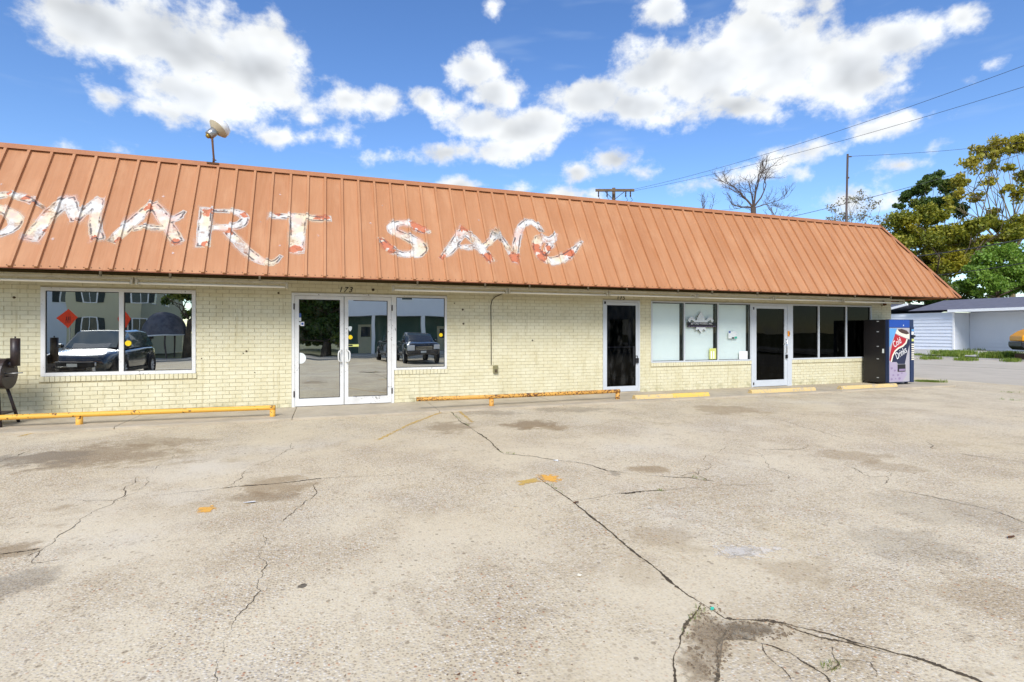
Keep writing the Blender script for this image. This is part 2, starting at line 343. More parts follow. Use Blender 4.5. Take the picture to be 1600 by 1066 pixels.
simple('insulator', srgb(70, 60, 58), 0.3)
simple('white_siding', srgb(222, 226, 234), 0.6, var=0.1, scale=0.8, c2=srgb(188, 192, 200))
simple('white_trim', srgb(236, 236, 236), 0.6, var=0.08)
simple('shingle', srgb(112, 112, 124), 0.9, var=0.35, scale=2.5, c2=srgb(84, 84, 96), bstr=0.6, bscale=8)
simple('cream_siding', srgb(196, 190, 160), 0.7, var=0.12, scale=0.7, c2=srgb(168, 160, 130))
simple('shutter_green', srgb(44, 54, 50), 0.6, var=0.15)
simple('dark_wall', srgb(84, 108, 96), 0.8, var=0.25, scale=1)
simple('window_dark', (0.03, 0.04, 0.045), 0.12, var=0.1)
simple('orange_sign', srgb(240, 66, 18), 0.5, var=0.08)
simple('orange_hood', srgb(238, 158, 10), 0.45, var=0.12, scale=3)
simple('rubber', (0.018, 0.017, 0.017), 0.8, var=0.3)
simple('grey_canvas', srgb(112, 112, 122), 0.85, var=0.5, scale=3, c2=srgb(70, 72, 84))
simple('black_plastic', (0.014, 0.014, 0.016), 0.5)
m_, nt_, p_, _ = base_mat('car_black'); p_.inputs['Base Color'].default_value = (0.06, 0.066, 0.072, 1); p_.inputs['Metallic'].default_value = 0.6; p_.inputs['Roughness'].default_value = 0.25; p_.inputs['Coat Weight'].default_value = 1.0; p_.inputs['Coat Roughness'].default_value = 0.03
m_, nt_, p_, _ = base_mat('car_navy'); p_.inputs['Base Color'].default_value = (0.014, 0.018, 0.03, 1); p_.inputs['Roughness'].default_value = 0.25; p_.inputs['Coat Weight'].default_value = 1.0; p_.inputs['Coat Roughness'].default_value = 0.04
m_, nt_, p_, _ = base_mat('car_glass'); p_.inputs['Base Color'].default_value = (0.05, 0.09, 0.11, 1); p_.inputs['Roughness'].default_value = 0.03; p_.inputs['Specular IOR Level'].default_value = 0.9
m_, nt_, p_, _ = base_mat('chrome'); p_.inputs['Base Color'].default_value = (0.7, 0.7, 0.72, 1); p_.inputs['Metallic'].default_value = 1; p_.inputs['Roughness'].default_value = 0.2
m_, nt_, p_, _ = base_mat('headlight'); p_.inputs['Base Color'].default_value = (0.8, 0.82, 0.84, 1); p_.inputs['Roughness'].default_value = 0.1
def flat_mat(name, c, rough=0.5): return simple(name, c, rough, var=0.05)
flat_mat('print_white', srgb(240, 240, 238)); flat_mat('print_black', (0.012, 0.012, 0.014)); flat_mat('print_yellow', srgb(250, 214, 20)); flat_mat('print_blue', srgb(70, 96, 160))
flat_mat('print_red', srgb(178, 34, 44)); flat_mat('print_navy', srgb(34, 40, 66)); flat_mat('print_cream', srgb(236, 228, 206)); flat_mat('print_lilac', srgb(172, 160, 180)); flat_mat('print_lilac_dark', srgb(146, 128, 158))
flat_mat('print_sky', srgb(96, 160, 214)); flat_mat('print_royal', srgb(26, 74, 160)); flat_mat('print_grey', srgb(176, 172, 176)); flat_mat('print_brown', srgb(76, 56, 50)); flat_mat('print_teal', srgb(60, 176, 150)); flat_mat('print_pale', srgb(226, 232, 230)); flat_mat('print_lime', srgb(208, 212, 120)); flat_mat('print_orange', srgb(236, 150, 30))
flat_mat('machine_navy', srgb(34, 50, 84)); simple('machine_black', (0.014, 0.013, 0.014), 0.38, var=0.25, scale=4, c2=(0.028, 0.022, 0.02))

def mat_marking(name, c, solid=0.45):
    """worn paint on the concrete: it thins out along a noisy edge"""
    m, nt, p, pos = base_mat(name)
    at = nt.node('ShaderNodeAttribute', attribute_name='edge')
    nz = nt.noise(pos, 20, 8, 0.7)
    f = nt.step(nt.math('ADD', at.outputs['Fac'], nt.math('MULTIPLY', nt.math('SUBTRACT', nz, 0.5), 2.2)), 0.40, 0.72)
    nt.l.new(nt.mix(nt.noise(pos, 3, 4), c, tuple(min(1, x * 1.15) for x in c)), p.inputs['Base Color']); p.inputs['Roughness'].default_value = 0.8
    nt.l.new(nt.math('MULTIPLY', f, solid), p.inputs['Alpha'])
    return m
mat_marking('star_paint', srgb(236, 214, 206), 0.55); mat_marking('orange_mark', srgb(240, 178, 76), 0.85); mat_marking('yellow_mark', srgb(216, 176, 84), 0.7); mat_marking('white_mark', srgb(236, 228, 214), 0.6); mat_marking('silt_mark', srgb(164, 146, 118), 0.4)

def mat_letter():
    m, nt, p, pos = base_mat('sign_paint')
    sd_ = nt.node('ShaderNodeAttribute', attribute_name='sd').outputs['Fac']; rd = nt.node('ShaderNodeAttribute', attribute_name='red').outputs['Fac']
    wob = nt.math('MULTIPLY', nt.math('SUBTRACT', nt.noise(pos, 7, 6, 0.65), 0.5), 0.06)
    d = nt.math('ADD', sd_, wob)
    fill = nt.mix(nt.step(nt.noise(pos, 2.6, 4), 0.45, 0.62), srgb(216, 213, 206), srgb(222, 204, 174))
    fill = nt.mix(nt.math('MULTIPLY', nt.step(nt.noise(nt.mapping(pos, (4, 0, 3)), 4.0, 4), 0.52, 0.64), 0.8), fill, srgb(228, 186, 168))
    fill = nt.mix(nt.math('MULTIPLY', nt.step(nt.noise(nt.mapping(pos, (2, 7, 1)), 6.0, 5), 0.55, 0.68), 0.4), fill, srgb(186, 176, 174))
    redc = nt.mix(nt.noise(pos, 6, 4), srgb(196, 98, 66), srgb(200, 130, 92))
    fill = nt.mix(nt.step(nt.math('ADD', rd, nt.math('MULTIPLY', nt.math('SUBTRACT', nt.noise(nt.mapping(pos, (5, 1, 2)), 11, 5, 0.6), 0.5), 2.6)), 0.5, 0.7), fill, redc)
    edge = nt.math('SUBTRACT', 1.0, nt.step(nt.math('ABSOLUTE', nt.math('ADD', d, 0.012)), 0.006, 0.020))
    brk = nt.step(nt.noise(pos, 4.2, 7, 0.72), 0.46, 0.54)
    edge = nt.math('MULTIPLY', edge, brk)
    fill = nt.mix(nt.math('MULTIPLY', edge, 0.9), fill, srgb(70, 62, 64))
    whit = nt.math('SUBTRACT', 1.0, nt.step(nt.math('ABSOLUTE', nt.math('SUBTRACT', d, 0.012)), 0.004, 0.016))
    nt.l.new(fill, p.inputs['Base Color']); p.inputs['Roughness'].default_value = 0.6
    body = nt.step(d, 0.018, -0.012)
    wear = nt.math('SUBTRACT', 1.0, nt.math('MULTIPLY', nt.step(nt.noise(nt.mapping(pos, (1, 2, 3)), 5, 8, 0.7), 0.5, 0.66), 0.65))
    halo = nt.math('MULTIPLY', nt.step(d, 0.085, 0.0), nt.math('MULTIPLY', nt.step(nt.noise(nt.mapping(pos, (9, 2, 3)), 3, 4), 0.4, 0.65), 0.45))
    a = nt.math('MAXIMUM', nt.math('MULTIPLY', body, wear), nt.math('MAXIMUM', halo, nt.math('MULTIPLY', whit, 0.7)))
    nt.l.new(nt.math('MULTIPLY', a, 0.92), p.inputs['Alpha'])
    return m
mat_letter()

# ------------------------------------------------------------------ mesh helpers
class MB:
    def __init__(s): s.v = []; s.f = []; s.at = {}
    def quad(s, *p):
        i = len(s.v); s.v += [tuple(q) for q in p]; s.f.append(tuple(range(i, i + len(p)))); return s
    def box(s, x0, x1, y0, y1, z0, z1):
        i = len(s.v)
        s.v += [(x, y, z) for z in (z0, z1) for y in (y0, y1) for x in (x0, x1)]
        for f in ((0, 2, 3, 1), (4, 5, 7, 6), (0, 1, 5, 4), (2, 6, 7, 3), (0, 4, 6, 2), (1, 3, 7, 5)): s.f.append(tuple(i + k for k in f))
        return s
    def prism(s, poly, d):
        """closed outline of 3-D points pushed along d"""
        i = len(s.v); n = len(poly); d = Vector(d)
        s.v += [tuple(Vector(p)) for p in poly] + [tuple(Vector(p) + d) for p in poly]
        s.f.append(tuple(range(i, i + n))); s.f.append(tuple(range(i + 2 * n - 1, i + n - 1, -1)))
        for k in range(n): k2 = (k + 1) % n; s.f.append((i + k2, i + k, i + n + k, i + n + k2))
        return s
    def tube(s, path, rad, n=10, caps=True):
        path = [Vector(p) for p in path]; rad = rad if isinstance(rad, (list, tuple)) else [rad] * len(path)
        i0 = len(s.v); prev = None
        for k, p in enumerate(path):
            t = (path[min(k + 1, len(path) - 1)] - path[max(k - 1, 0)]).normalized()
            if prev is None: a = t.orthogonal().normalized()
            else: a = (prev - t * prev.dot(t)); a = a.normalized() if a.length > 1e-6 else t.orthogonal().normalized()
            prev = a; b = t.cross(a)
            for j in range(n):
                an = 2 * math.pi * j / n; s.v.append(tuple(p + (a * math.cos(an) + b * math.sin(an)) * rad[k]))
        for k in range(len(path) - 1):
            for j in range(n):
                j2 = (j + 1) % n; s.f.append((i0 + k * n + j, i0 + k * n + j2, i0 + (k + 1) * n + j2, i0 + (k + 1) * n + j))
        if caps:
            s.f.append(tuple(i0 + j for j in reversed(range(n)))); e = i0 + (len(path) - 1) * n; s.f.append(tuple(e + j for j in range(n)))
        return s
    def build(s, name, mat, parent=None, smooth=False, origin=None, bevel=0):
        me = bpy.data.meshes.new(name)
        vv = s.v
        if origin is not None: o = Vector(origin); vv = [tuple(Vector(p) - o) for p in vv]
        me.from_pydata(vv, [], s.f); me.update()
        if smooth:
            me.polygons.foreach_set('use_smooth', [True] * len(me.polygons))
        for k, vals in s.at.items():
            a = me.attributes.new(k, 'FLOAT', 'POINT'); a.data.foreach_set('value', vals)
        if mat: me.materials.append(MATS[mat] if isinstance(mat, str) else mat)
        ob = bpy.data.objects.new(name, me); col.objects.link(ob)
        if origin is not None: ob.location = origin
        if parent is not None: par(ob, parent)
        if bevel:
            bm = ob.modifiers.new('bevel', 'BEVEL'); bm.width = bevel; bm.segments = 2; bm.limit_method = 'ANGLE'
        return ob
def world_loc(o):
    m = Matrix.LocRotScale(o.location, o.rotation_euler, o.scale)
    return world_loc(o.parent) @ m if o.parent else m
def par(o, p):
    """parent, keeping the place"""
    m = Matrix.LocRotScale(o.location, o.rotation_euler, o.scale)
    o.parent = p; loc = world_loc(p).inverted() @ m
    l, r, sc = loc.decompose(); o.location = l; o.rotation_euler = r.to_euler(); o.scale = sc
def tag(o, label, cat, group=None):
    o['label'] = label; o['category'] = cat
    if group: o['group'] = group
    return o
def struct(o, kind='structure'): o['kind'] = kind; return o
def empty(name, loc, rz=0.0):
    o = bpy.data.objects.new(name, None); col.objects.link(o); o.location = loc; o.rotation_euler = (0, 0, rz); o.empty_display_size = 0.2
    return o
def copy_to(o, loc=None, parent=None):
    c = o.copy(); col.objects.link(c); c.parent = parent
    if loc is not None: c.location = loc
    return c
def text_mesh(name, body, size, mat, parent, M, extrude=0.0, shear=0.0, space=1.0, align='CENTER'):
    cu = bpy.data.curves.new(name, 'FONT'); cu.body = body; cu.size = size; cu.extrude = extrude; cu.align_x = align; cu.align_y = 'CENTER'; cu.shear = shear; cu.space_character = space
    tmp = bpy.data.objects.new('tmp', cu); col.objects.link(tmp)
    bpy.context.view_layer.update()
    me = bpy.data.meshes.new_from_object(tmp.evaluated_get(bpy.context.evaluated_depsgraph_get()))
    bpy.data.objects.remove(tmp); bpy.data.curves.remove(cu)
    me.name = name; me.materials.clear(); me.materials.append(MATS[mat])
    me.transform(M)
    ob = bpy.data.objects.new(name, me); col.objects.link(ob)
    if parent is not None: par(ob, parent)
    return ob
rng = random.Random(7)
nrng = np.random.default_rng(11)
# ------------------------------------------------------------------ ground
LOTZ = -0.04
def fall(y):                                # the lot falls gently towards the street behind the camera
    t = min(1, max(0, (-13 - y) / 7)); return -0.32 * t * t * (3 - 2 * t)
def sheet(name, x0, x1, y0, y1, off, mat, parent=None):
    m = MB(); ys = [y for y in (-14, -15, -16, -17, -18, -19, -20) if y0 < y < y1]; ys = sorted([y0, y1, -13.0] + ys) if y0 < -13 < y1 else sorted([y0, y1] + ys)
    for a, b in zip(ys, ys[1:]): m.quad((x0, a, off + fall(a)), (x1, a, off + fall(a)), (x1, b, off + fall(b)), (x0, b, off + fall(b)))
    return struct(m.build(name, mat, parent))
sheet('ground', -500, 600, -500, 600, -0.13, 'soil_grass')
lot = sheet('parking_lot', -60, 18.8, -27.5, 60, LOTZ, 'lot_concrete')
sheet('side_street', 18.8, 27.0, -120, 120, LOTZ - 0.012, 'asphalt_grey')
sheet('street_shoulder', 27.0, 34.6, -120, 120, LOTZ - 0.006, 'shoulder_concrete')
sheet('street_sidewalk', 38.0, 50.2, -120, 120, LOTZ + 0.02, 'sidewalk_concrete')
sheet('street', -120, 18.8, -34, -27.9, LOTZ - 0.02, 'asphalt_grey')
k = MB(); k.box(34.6, 34.8, -100, 110, LOTZ - 0.1, LOTZ + 0.07); struct(k.build('street_kerb', 'sidewalk_concrete'))
k = MB(); k.box(-100, 18.8, -27.9, -27.7, LOTZ - 0.5, LOTZ + fall(-27) + 0.09); struct(k.build('lot_kerb', 'sidewalk_concrete'))

# ------------------------------------------------------------------ the shop
OV, ZE, B, ZR = 1.18, 2.50, 1.37, 4.755    # overhang of the eave, eave height, depth and top of the mansard
XL = -11.0; XW = wx(1391.6); XE = XW + OV; XRE = XE - B; ZS = 2.53; DEPTH = 12.0
SL = math.hypot(B, ZR - ZE); NRM = Vector((0, -(ZR - ZE) / SL, B / SL)); SDIR = Vector((0, B / SL, (ZR - ZE) / SL))
def roof_xs(u, v):
    d = ray(u, v); P0 = Vector((0, -OV, ZE)); k = (P0 - CAM).dot(NRM) / d.dot(NRM); p = CAM + d * k
    return p.x, (p - P0).dot(SDIR)
def roof_pt(x, s, h=0.0): return Vector((x, -OV, ZE)) + SDIR * s + NRM * h
shop = tag(empty('commercial_building', ((XL + XW) / 2, DEPTH / 2, 0)), 'long low cream painted brick shop with orange metal mansard roof and painted lettering', 'shop')

ZT, ZB = 2.285, 0.725
W1 = (wx(64), wx(306)); DD = (wx(455.8), wx(615.7)); SLT = (DD[1], wx(698)); D3 = (wx(941.8), wx(999.3)); WB = (wx(1017), wx(1173.5)); D4 = (wx(1174.7), wx(1236.5)); WC = (D4[1], wx(1361))
OPEN = [(W1[0], W1[1], ZB, ZT), (DD[0], DD[1], 0, ZT), (SLT[0], SLT[1], ZB - 0.03, ZT), (D3[0], D3[1], 0.0, ZT), (WB[0], WB[1], ZB, ZT), (WB[1], D4[1], 0, ZT), (WC[0], WC[1], ZB, ZT)]
# the wall itself: mortar face round the openings
xs = sorted({XL, XW, *[o[0] for o in OPEN], *[o[1] for o in OPEN]}); zs = sorted({-0.15, ZS, *[o[2] for o in OPEN if o[2] > 0], 0.0, ZT})
m = MB()
for a, b in zip(xs, xs[1:]):
    if b - a < 0.004: continue
    cx = (a + b) / 2; zz = [(-0.15, ZS)]
    for o in OPEN:
        if o[0] < cx < o[1]:
            zz = [(-0.15, o[2]), (o[3], ZS)]
    for z0, z1 in zz:
        if z1 - z0 > 0.004: m.box(a, b, 0.0, 0.22, z0, z1)
m.box(XW - 0.22, XW, 0.222, DEPTH, -0.15, ZS); m.box(XL, XL + 0.2, 0.222, DEPTH, -0.15, ZS); m.box(XL, XW, DEPTH + 0.002, DEPTH + 0.2, -0.15, ZS)
wall = m.build('wall', 'mortar', shop)

# bricks, running bond, cut round the openings, with a rowlock course under each window
CO, BL, J = 0.0748, 0.2215, 0.0075
SILLS = [(W1[0] - .02, W1[1] + .02, ZB), (SLT[0] + .005, SLT[1] + .02, ZB - .03), (WB[0] - .01, WB[1], ZB), (WC[0], WC[1] + .02, ZB)]
SH = 0.098
bricks = []          # x0, x1, z0, z1, proud
for r in range(int(ZS / CO) + 1):
    z0, z1 = r * CO + J / 2, min((r + 1) * CO - J / 2, ZS)
    if z1 - z0 < 0.02: continue
    blocks = [(o[0], o[1]) for o in OPEN if z1 > o[2] + 0.012 and z0 < o[3] - 0.012] + [(a, b) for a, b, t in SILLS if z1 > t - SH + 0.012 and z0 < t - 0.004]
    x = XL + (0 if r % 2 else BL / 2) - BL
    while x < XW:
        segs = [(max(x + J / 2, XL), min(x + BL - J / 2, XW))]
        for a, b in blocks:
            new = []
            for s0, s1 in segs:
                if s1 <= a or s0 >= b: new.append((s0, s1)); continue
                if s0 < a: new.append((s0, a - 0.004))
                if s1 > b: new.append((b + 0.004, s1))
            segs = new
        for s0, s1 in segs:
            if s1 - s0 > 0.025: bricks.append((s0, s1, z0, z1, 0.0085 + rng.uniform(-0.002, 0.002)))
        x += BL
for a, b, t in SILLS:
    n = max(1, round((b - a) / CO)); st = (b - a) / n
    for i in range(n): bricks.append((a + i * st + .004, a + (i + 1) * st - .004, t - SH + .004, t - .004, 0.026 + rng.uniform(-.002, .002)))
def px_area(bk):
    x0, x1, z0, z1, _ = bk; c = Vector(((x0 + x1) / 2, 0, (z0 + z1) / 2)) - CAM
    zc = c.dot(FW); u = CU + F * c.dot(RT) / zc; v = HV - F * c.z / zc
    if u < 5 or z0 > 2.2 or (u < 36 and z0 < 1.45): return 0
    sc = F / zc; return (x1 - x0) * sc * (c.y / c.length) * (z1 - z0) * sc
order = sorted(range(len(bricks)), key=lambda i: -px_area(bricks[i]))
top = set(order[:300])
rest = MB(); cache = {}
for i, (x0, x1, z0, z1, pr) in enumerate(bricks):
    if i in top:
        key = (round(x1 - x0, 3), round(z1 - z0, 3), round(pr, 3))
        if key not in cache:
            mm = MB().box(-(x1 - x0) / 2, (x1 - x0) / 2, -pr, -0.0005, -(z1 - z0) / 2, (z1 - z0) / 2)
            o = mm.build('brick', 'painted_brick'); cache[key] = o.data
        else:
            o = bpy.data.objects.new('brick', cache[key]); col.objects.link(o)
        o.location = ((x0 + x1) / 2, 0, (z0 + z1) / 2); par(o, wall)
    else: rest.box(x0, x1, -pr, -0.0005, z0, z1)
# the end wall's bricks
for r in range(int(ZS / CO)):
    y = 0.002 - (BL / 2 if r % 2 else 0)
    while y < 4.0:
        a, b = max(y + J / 2, -0.009), y + BL - J / 2
        if b - a > 0.03: rest.box(XW + 0.0005, XW + 0.011, a, b, r * CO + J / 2, (r + 1) * CO - J / 2)
        y += BL
struct(rest.build('brick_courses', 'painted_brick', wall), 'stuff')

# interior shell
m = MB(); m.box(XL + .25, XW - .25, 0.23, DEPTH - .02, -0.10, -0.03); m.build('interior_floor', 'interior_dark', shop)
m = MB(); m.box(XL + .25, XW - .25, 4.0, 4.05, -0.02, ZS - .02); m.build('interior_partition', 'interior_dark', shop)
m = MB(); m.box(XL + .25, XW - .25, 0.23, DEPTH - .02, ZS - 0.015, ZS - .005); m.build('ceiling', 'interior_dark', shop)

# apron slab along the wall
m = MB()
for i in range(11):
    a = XL + i * 2.6; b = min(a + 2.588, XE - 0.6)
    y0 = -1.42
    m.prism([(a, 0.0, 0.0), (a, y0 + .02, -0.002), (a, y0, -0.012), (a, y0, -0.2), (a, 0.0, -0.2)], (b - a, 0, 0))
struct(m.build('walkway_apron', 'apron_concrete'))

# --- frames, windows and doors
FD = 0.055
def rect_frame(m, x0, x1, z0, z1, t, y0=-0.018, y1=0.05, tb=None, tt=None):
    tb = t if tb is None else tb; tt = t if tt is None else tt
    m.box(x0, x0 + t, y0, y1, z0, z1); m.box(x1 - t, x1, y0, y1, z0, z1)
    m.box(x0 + t, x1 - t, y0 + .001, y1 - .001, z1 - tt, z1); m.box(x0 + t, x1 - t, y0 + .001, y1 - .001, z0, z0 + tb)
def pane(x0, x1, z0, z1, y, mat, parent, turn=0.0, tip=0.0):
    cx, cz = (x0 + x1) / 2, (z0 + z1) / 2; w, h = (x1 - x0) / 2, (z1 - z0) / 2
    o = MB().quad((-w, 0, -h), (w, 0, -h), (w, 0, h), (-w, 0, h)).build('pane', mat)
    o.location = (cx, y, cz); o.rotation_euler = (R(tip), 0, R(turn)); par(o, parent); return o
def disc(name, x, z, y, r, mat, parent, n=20):
    MB().quad(*[(x + r * math.cos(2 * math.pi * k / n), y, z + r * math.sin(2 * math.pi * k / n)) for k in range(n)]).build(name, mat, parent)
def plate(name, x0, x1, z0, z1, y, mat, parent, th=0.0015): return MB().box(x0, x1, y - th, y, z0, z1).build(name, mat, parent)
def gasket(parent, x0, x1, z0, z1, y=0.02, t=0.012):
    m = MB(); rect_frame(m, x0, x1, z0, z1, t, y - .006, y + .01); m.build('gasket', 'gasket', parent)
def window(x0, x1, z0, z1, mull, fm, gm, t=0.05, turns=None, y=0.02, mt=0.05):
    m = MB(); rect_frame(m, x0, x1, z0, z1, t)
    ed = [x0 + t] + [q for q in sum([[a - mt / 2, a + mt / 2] for a in mull], [])] + [x1 - t]
    for a in mull: m.box(a - mt / 2, a + mt / 2, -0.017, 0.049, z0 + t, z1 - t)
    w_ = m.build('window', fm, shop)
    ps = []
    for i in range(0, len(ed), 2):
        gasket(w_, ed[i], ed[i + 1], z0 + t, z1 - t, y)
        ps.append((ed[i], ed[i + 1])); pane(ed[i], ed[i + 1], z0 + t, z1 - t, y, gm, w_, (turns or [0] * 9)[i // 2])
    return w_, ps
w1, _ = window(*W1, ZB, ZT, [wx(190)], 'white_aluminium', 'mirror_glass', 0.062, [0.0, -0.12], mt=0.07)
disc('sticker', wx(200), on_y(200, 536.5, 0).z, 0.006, 0.05, 'print_yellow', w1)
wsl, _ = window(SLT[0] - .0, SLT[1], ZB - .03, ZT, [], 'white_aluminium', 'mirror_glass', 0.045, [0.0])
disc('sticker', wx(689), on_y(689, 523.5, 0).z, 0.006, 0.04, 'print_yellow', wsl)
wb, wbp = window(*WB, ZB, ZT, [wx(1069), wx(1121.5)], 'clean_aluminium', 'shade_glass', 0.035, mt=0.035, y=0.012)
for (a, b) in wbp: MB().box(a + 0.015, b - 0.075, 0.075, 0.079, ZB + 0.04, ZT - 0.055).build('roller_shade', 'interior_shade_cloth', wb)
MB().box(WB[0] + .02, WB[1] - .02, 0.1, 0.104, ZB + .03, ZT - .04).build('backing_curtain', 'interior_dark', wb)
wc, _ = window(*WC, ZB, ZT, [wx(1279), wx(1322)], 'clean_aluminium', 'black_glass', 0.04, mt=0.045)
# notices in the office window
YD = 0.006
def pw(u, v): p = on_y(u, v, YD); return p.x, p.z
def plate_px(name, u0, u1, v0, v1, mat, parent, dy=0.0):
    x0, z1 = pw(u0, v0); x1, _ = pw(u1, v0); _, z0 = pw(u0, v1); return plate(name, x0, x1, z0, z1, YD + dy, mat, parent)
cx, cz = pw(1095, 507)
def lily(sc, dx, dz):
    pts = []
    prof = [(0, .30), (.055, .23), (.10, .15), (.12, .10), (.15, .10), (.19, .15), (.26, .18), (.33, .15), (.36, .09), (.33, .05), (.29, .04), (.30, .08), (.26, .10), (.20, .07), (.15, .02), (.15, -.05), (.13, -.08), (.16, -.12), (.12, -.14), (.07, -.11), (.04, -.15), (0, -.2)]
    for a, b in prof: pts.append((a, b))
    for a, b in reversed(prof[1:-1]): pts.append((-a, b))
    return [(cx + dx + a * sc, cz + dz + b * sc) for a, b in pts]
for dx, dz, mt, yy in ((-.012, -.008, 'print_black', 0.0045), (0, 0, 'print_pale', 0.002)):
    m = MB(); P = lily(1.12, dx, dz); m.prism([(a, yy, b) for a, b in P], (0, 0.001, 0)); m.build('lily_emblem', mt, wb)
x0, z1 = pw(1073.5, 503.6); x1, z0 = pw(1118.8, 511.6)
plate('name_band', x0, x1, z0, z1, 0.001, 'print_black', wb)
text_mesh('band_lettering', 'BEYOND WORDS, INC.', 0.066, 'print_white', wb, Matrix.Translation(((x0 + x1) / 2, -0.0025, z1 - 0.038)) @ Matrix.Rotation(R(90), 4, 'X'))
m = MB(); xx = x0 + .03
while xx < x1 - .05:
    l = rng.uniform(.02, .07); m.box(xx, min(xx + l, x1 - .02), -0.0026, -0.001, z0 + .018, z0 + .030); xx += l + .024
m.build('band_small_print', 'print_lilac_dark', wb)
plate_px('notice', 1108.5, 1119, 544.5, 561.5, 'print_lime', wb)
for q_ in (1110.5, 1114.2): plate_px('notice_stripe', q_, q_ + 1.9, 549, 560.5, 'print_white', wb, -.002)
plate_px('notice', 1155, 1168, 549, 561.5, 'print_white', wb)
plate_px('notice', 1138, 1151, 518, 529, 'print_pale', wb); plate_px('notice_mark', 1147.5, 1151.5, 526, 529.3, 'print_teal', wb, -.002); plate_px('notice_mark', 1138.5, 1141.5, 517.5, 520.5, 'print_blue', wb, -.002); plate_px('notice_mark', 1143.5, 1147, 527, 529.3, 'print_black', wb, -.002)

def handle_bow(x, z0, z1, side, parent, mat='white_aluminium', out=0.075):
    y = -0.02
    MB().tube([(x, y, z1), (x + side * .02, y - out * .8, z1 - .01), (x + side * .05, y - out, z1 - .03), (x + side * .062, y - out, z1 - .07), (x + side * .062, y - out, z0 + .07), (x + side * .05, y - out, z0 + .03), (x + side * .02, y - out * .8, z0 + .01), (x, y, z0)], 0.013, 10).build('handle', mat, parent, True)
def leaf(x0, x1, z0, z1, fm, gm, st=0.075, bot=0.16, topr=0.075, turn=0.0, y0=-0.012, tip=0.0):
    m = MB(); rect_frame(m, x0, x1, z0, z1, st, y0, 0.04, bot, topr); d = m.build('door', fm, shop)
    gasket(d, x0 + st, x1 - st, z0 + bot, z1 - topr, 0.014)
    pane(x0 + st, x1 - st, z0 + bot, z1 - topr, 0.016, gm, d, turn, tip); return d
# double door
JT = 0.055
m = MB(); m.box(DD[0], DD[0] + JT, -0.02, 0.06, 0, ZT); m.box(DD[1] - JT, DD[1] - .0005, -0.02, 0.06, 0, ZT); m.box(DD[0] + JT, DD[1] - JT, -0.019, 0.059, ZT - 0.05, ZT); m.build('door_frame', 'white_aluminium', shop)
mid = wx(537.7)
dl = leaf(DD[0] + JT + .004, mid - .006, 0.012, ZT - .056, 'white_aluminium', 'mirror_glass', 0.075, 0.15, 0.07, -0.25)
dr = leaf(mid + .006, DD[1] - JT - .004, 0.012, ZT - .056, 'white_aluminium', 'mirror_glass', 0.075, 0.15, 0.07, 1.35)
hz0, hz1 = on_y(531, 566, 0).z, on_y(531, 547, 0).z
handle_bow(mid - .05, hz0, hz1, -1, dl); handle_bow(mid + .05, hz0, hz1, 1, dr)
for d_, xx in ((dl, DD[0] + JT - .01), (dr, DD[1] - JT + .012)):
    for zz in (0.25, 2.0): MB().box(xx - .012, xx + .012, -0.03, -0.02, zz - .05, zz + .07).build('hinge', 'black_steel', d_)
def st_px(name, u0, u1, v0, v1, mat, parent, y=0.008):
    p0 = on_y(u0, v0, y); p1 = on_y(u1, v1, y); plate(name, p0.x, p1.x, p1.z, p0.z, y, mat, parent)
st_px('sticker', 465.5, 470.5, 489.5, 496, 'print_blue', dl); st_px('sticker', 465.5, 470.5, 496.3, 502, 'print_pale', dl); st_px('sticker', 469.5, 475.3, 503, 509.5, 'print_white', dl); st_px('sticker', 470.8, 474.2, 504.3, 508, 'print_blue', dl, 0.006); st_px('sticker', 466, 469, 503.5, 508, 'print_pale', dl)
disc('sticker', on_y(469, 560, 0).x, on_y(469, 560, 0).z, 0.008, 0.11, 'print_pale', dl)
disc('sticker', wx(547.5), on_y(547, 527, 0).z, 0.004, 0.044, 'print_yellow', dr)
st_px('sticker', 544, 560.5, 538.2, 541.8, 'print_lime', dr, 0.004); st_px('sticker', 544, 551, 538.8, 541, 'print_black', dr, 0.002)
q0 = on_y(547, 514, 0); MB().prism([(q0.x + a * .045, 0.004, q0.z + b * .055) for a, b in ((-.8, .8), (0, 1), (.8, .8), (.75, -.2), (0, -1), (-.75, -.2))], (0, .001, 0)).build('sticker', 'print_pale', dr)
# side door with the barred lower half
m = MB(); m.box(D3[0], D3[0] + .05, -0.02, 0.06, 0.03, ZT); m.box(D3[1] - .05, D3[1], -0.02, 0.06, 0.03, ZT); m.box(D3[0] + .05, D3[1] - .05, -0.019, 0.059, ZT - .05, ZT); m.build('door_frame', 'clean_aluminium', shop)
MB().box(D3[0], D3[1], -0.03, 0.2, 0.001, 0.03).build('threshold', 'apron_concrete', shop)
d3 = leaf(D3[0] + .054, D3[1] - .054, 0.035, ZT - .055, 'clean_aluminium', 'door_glass', 0.055, 0.13, 0.07)
zb = on_y(970, 542.5, 0).z
MB().box(D3[0] + .11, D3[1] - .11, 0.03, 0.045, zb - .012, zb + .012).build('push_bar', 'clean_aluminium', d3)
xl_ = wx(990); MB().box(xl_ - .04, xl_ + .01, -0.05, -0.012, on_y(990, 571, 0).z, on_y(990, 541, 0).z).build('handle', 'black_plastic', d3, bevel=.008)
MB().box(xl_ + .02, xl_ + .12, -0.06, -0.014, on_y(995, 567, 0).z, on_y(995, 559.5, 0).z).build('lock_box', 'black_plastic', d3, bevel=.01)
MB().tube([(xl_ + .03, -.035, on_y(995, 560, 0).z), (xl_ + .04, -.035, on_y(995, 556, 0).z), (xl_ + .08, -.035, on_y(995, 555.5, 0).z), (xl_ + .1, -.035, on_y(995, 560, 0).z)], .008, 8).build('lock_shackle', 'black_steel', d3, True)
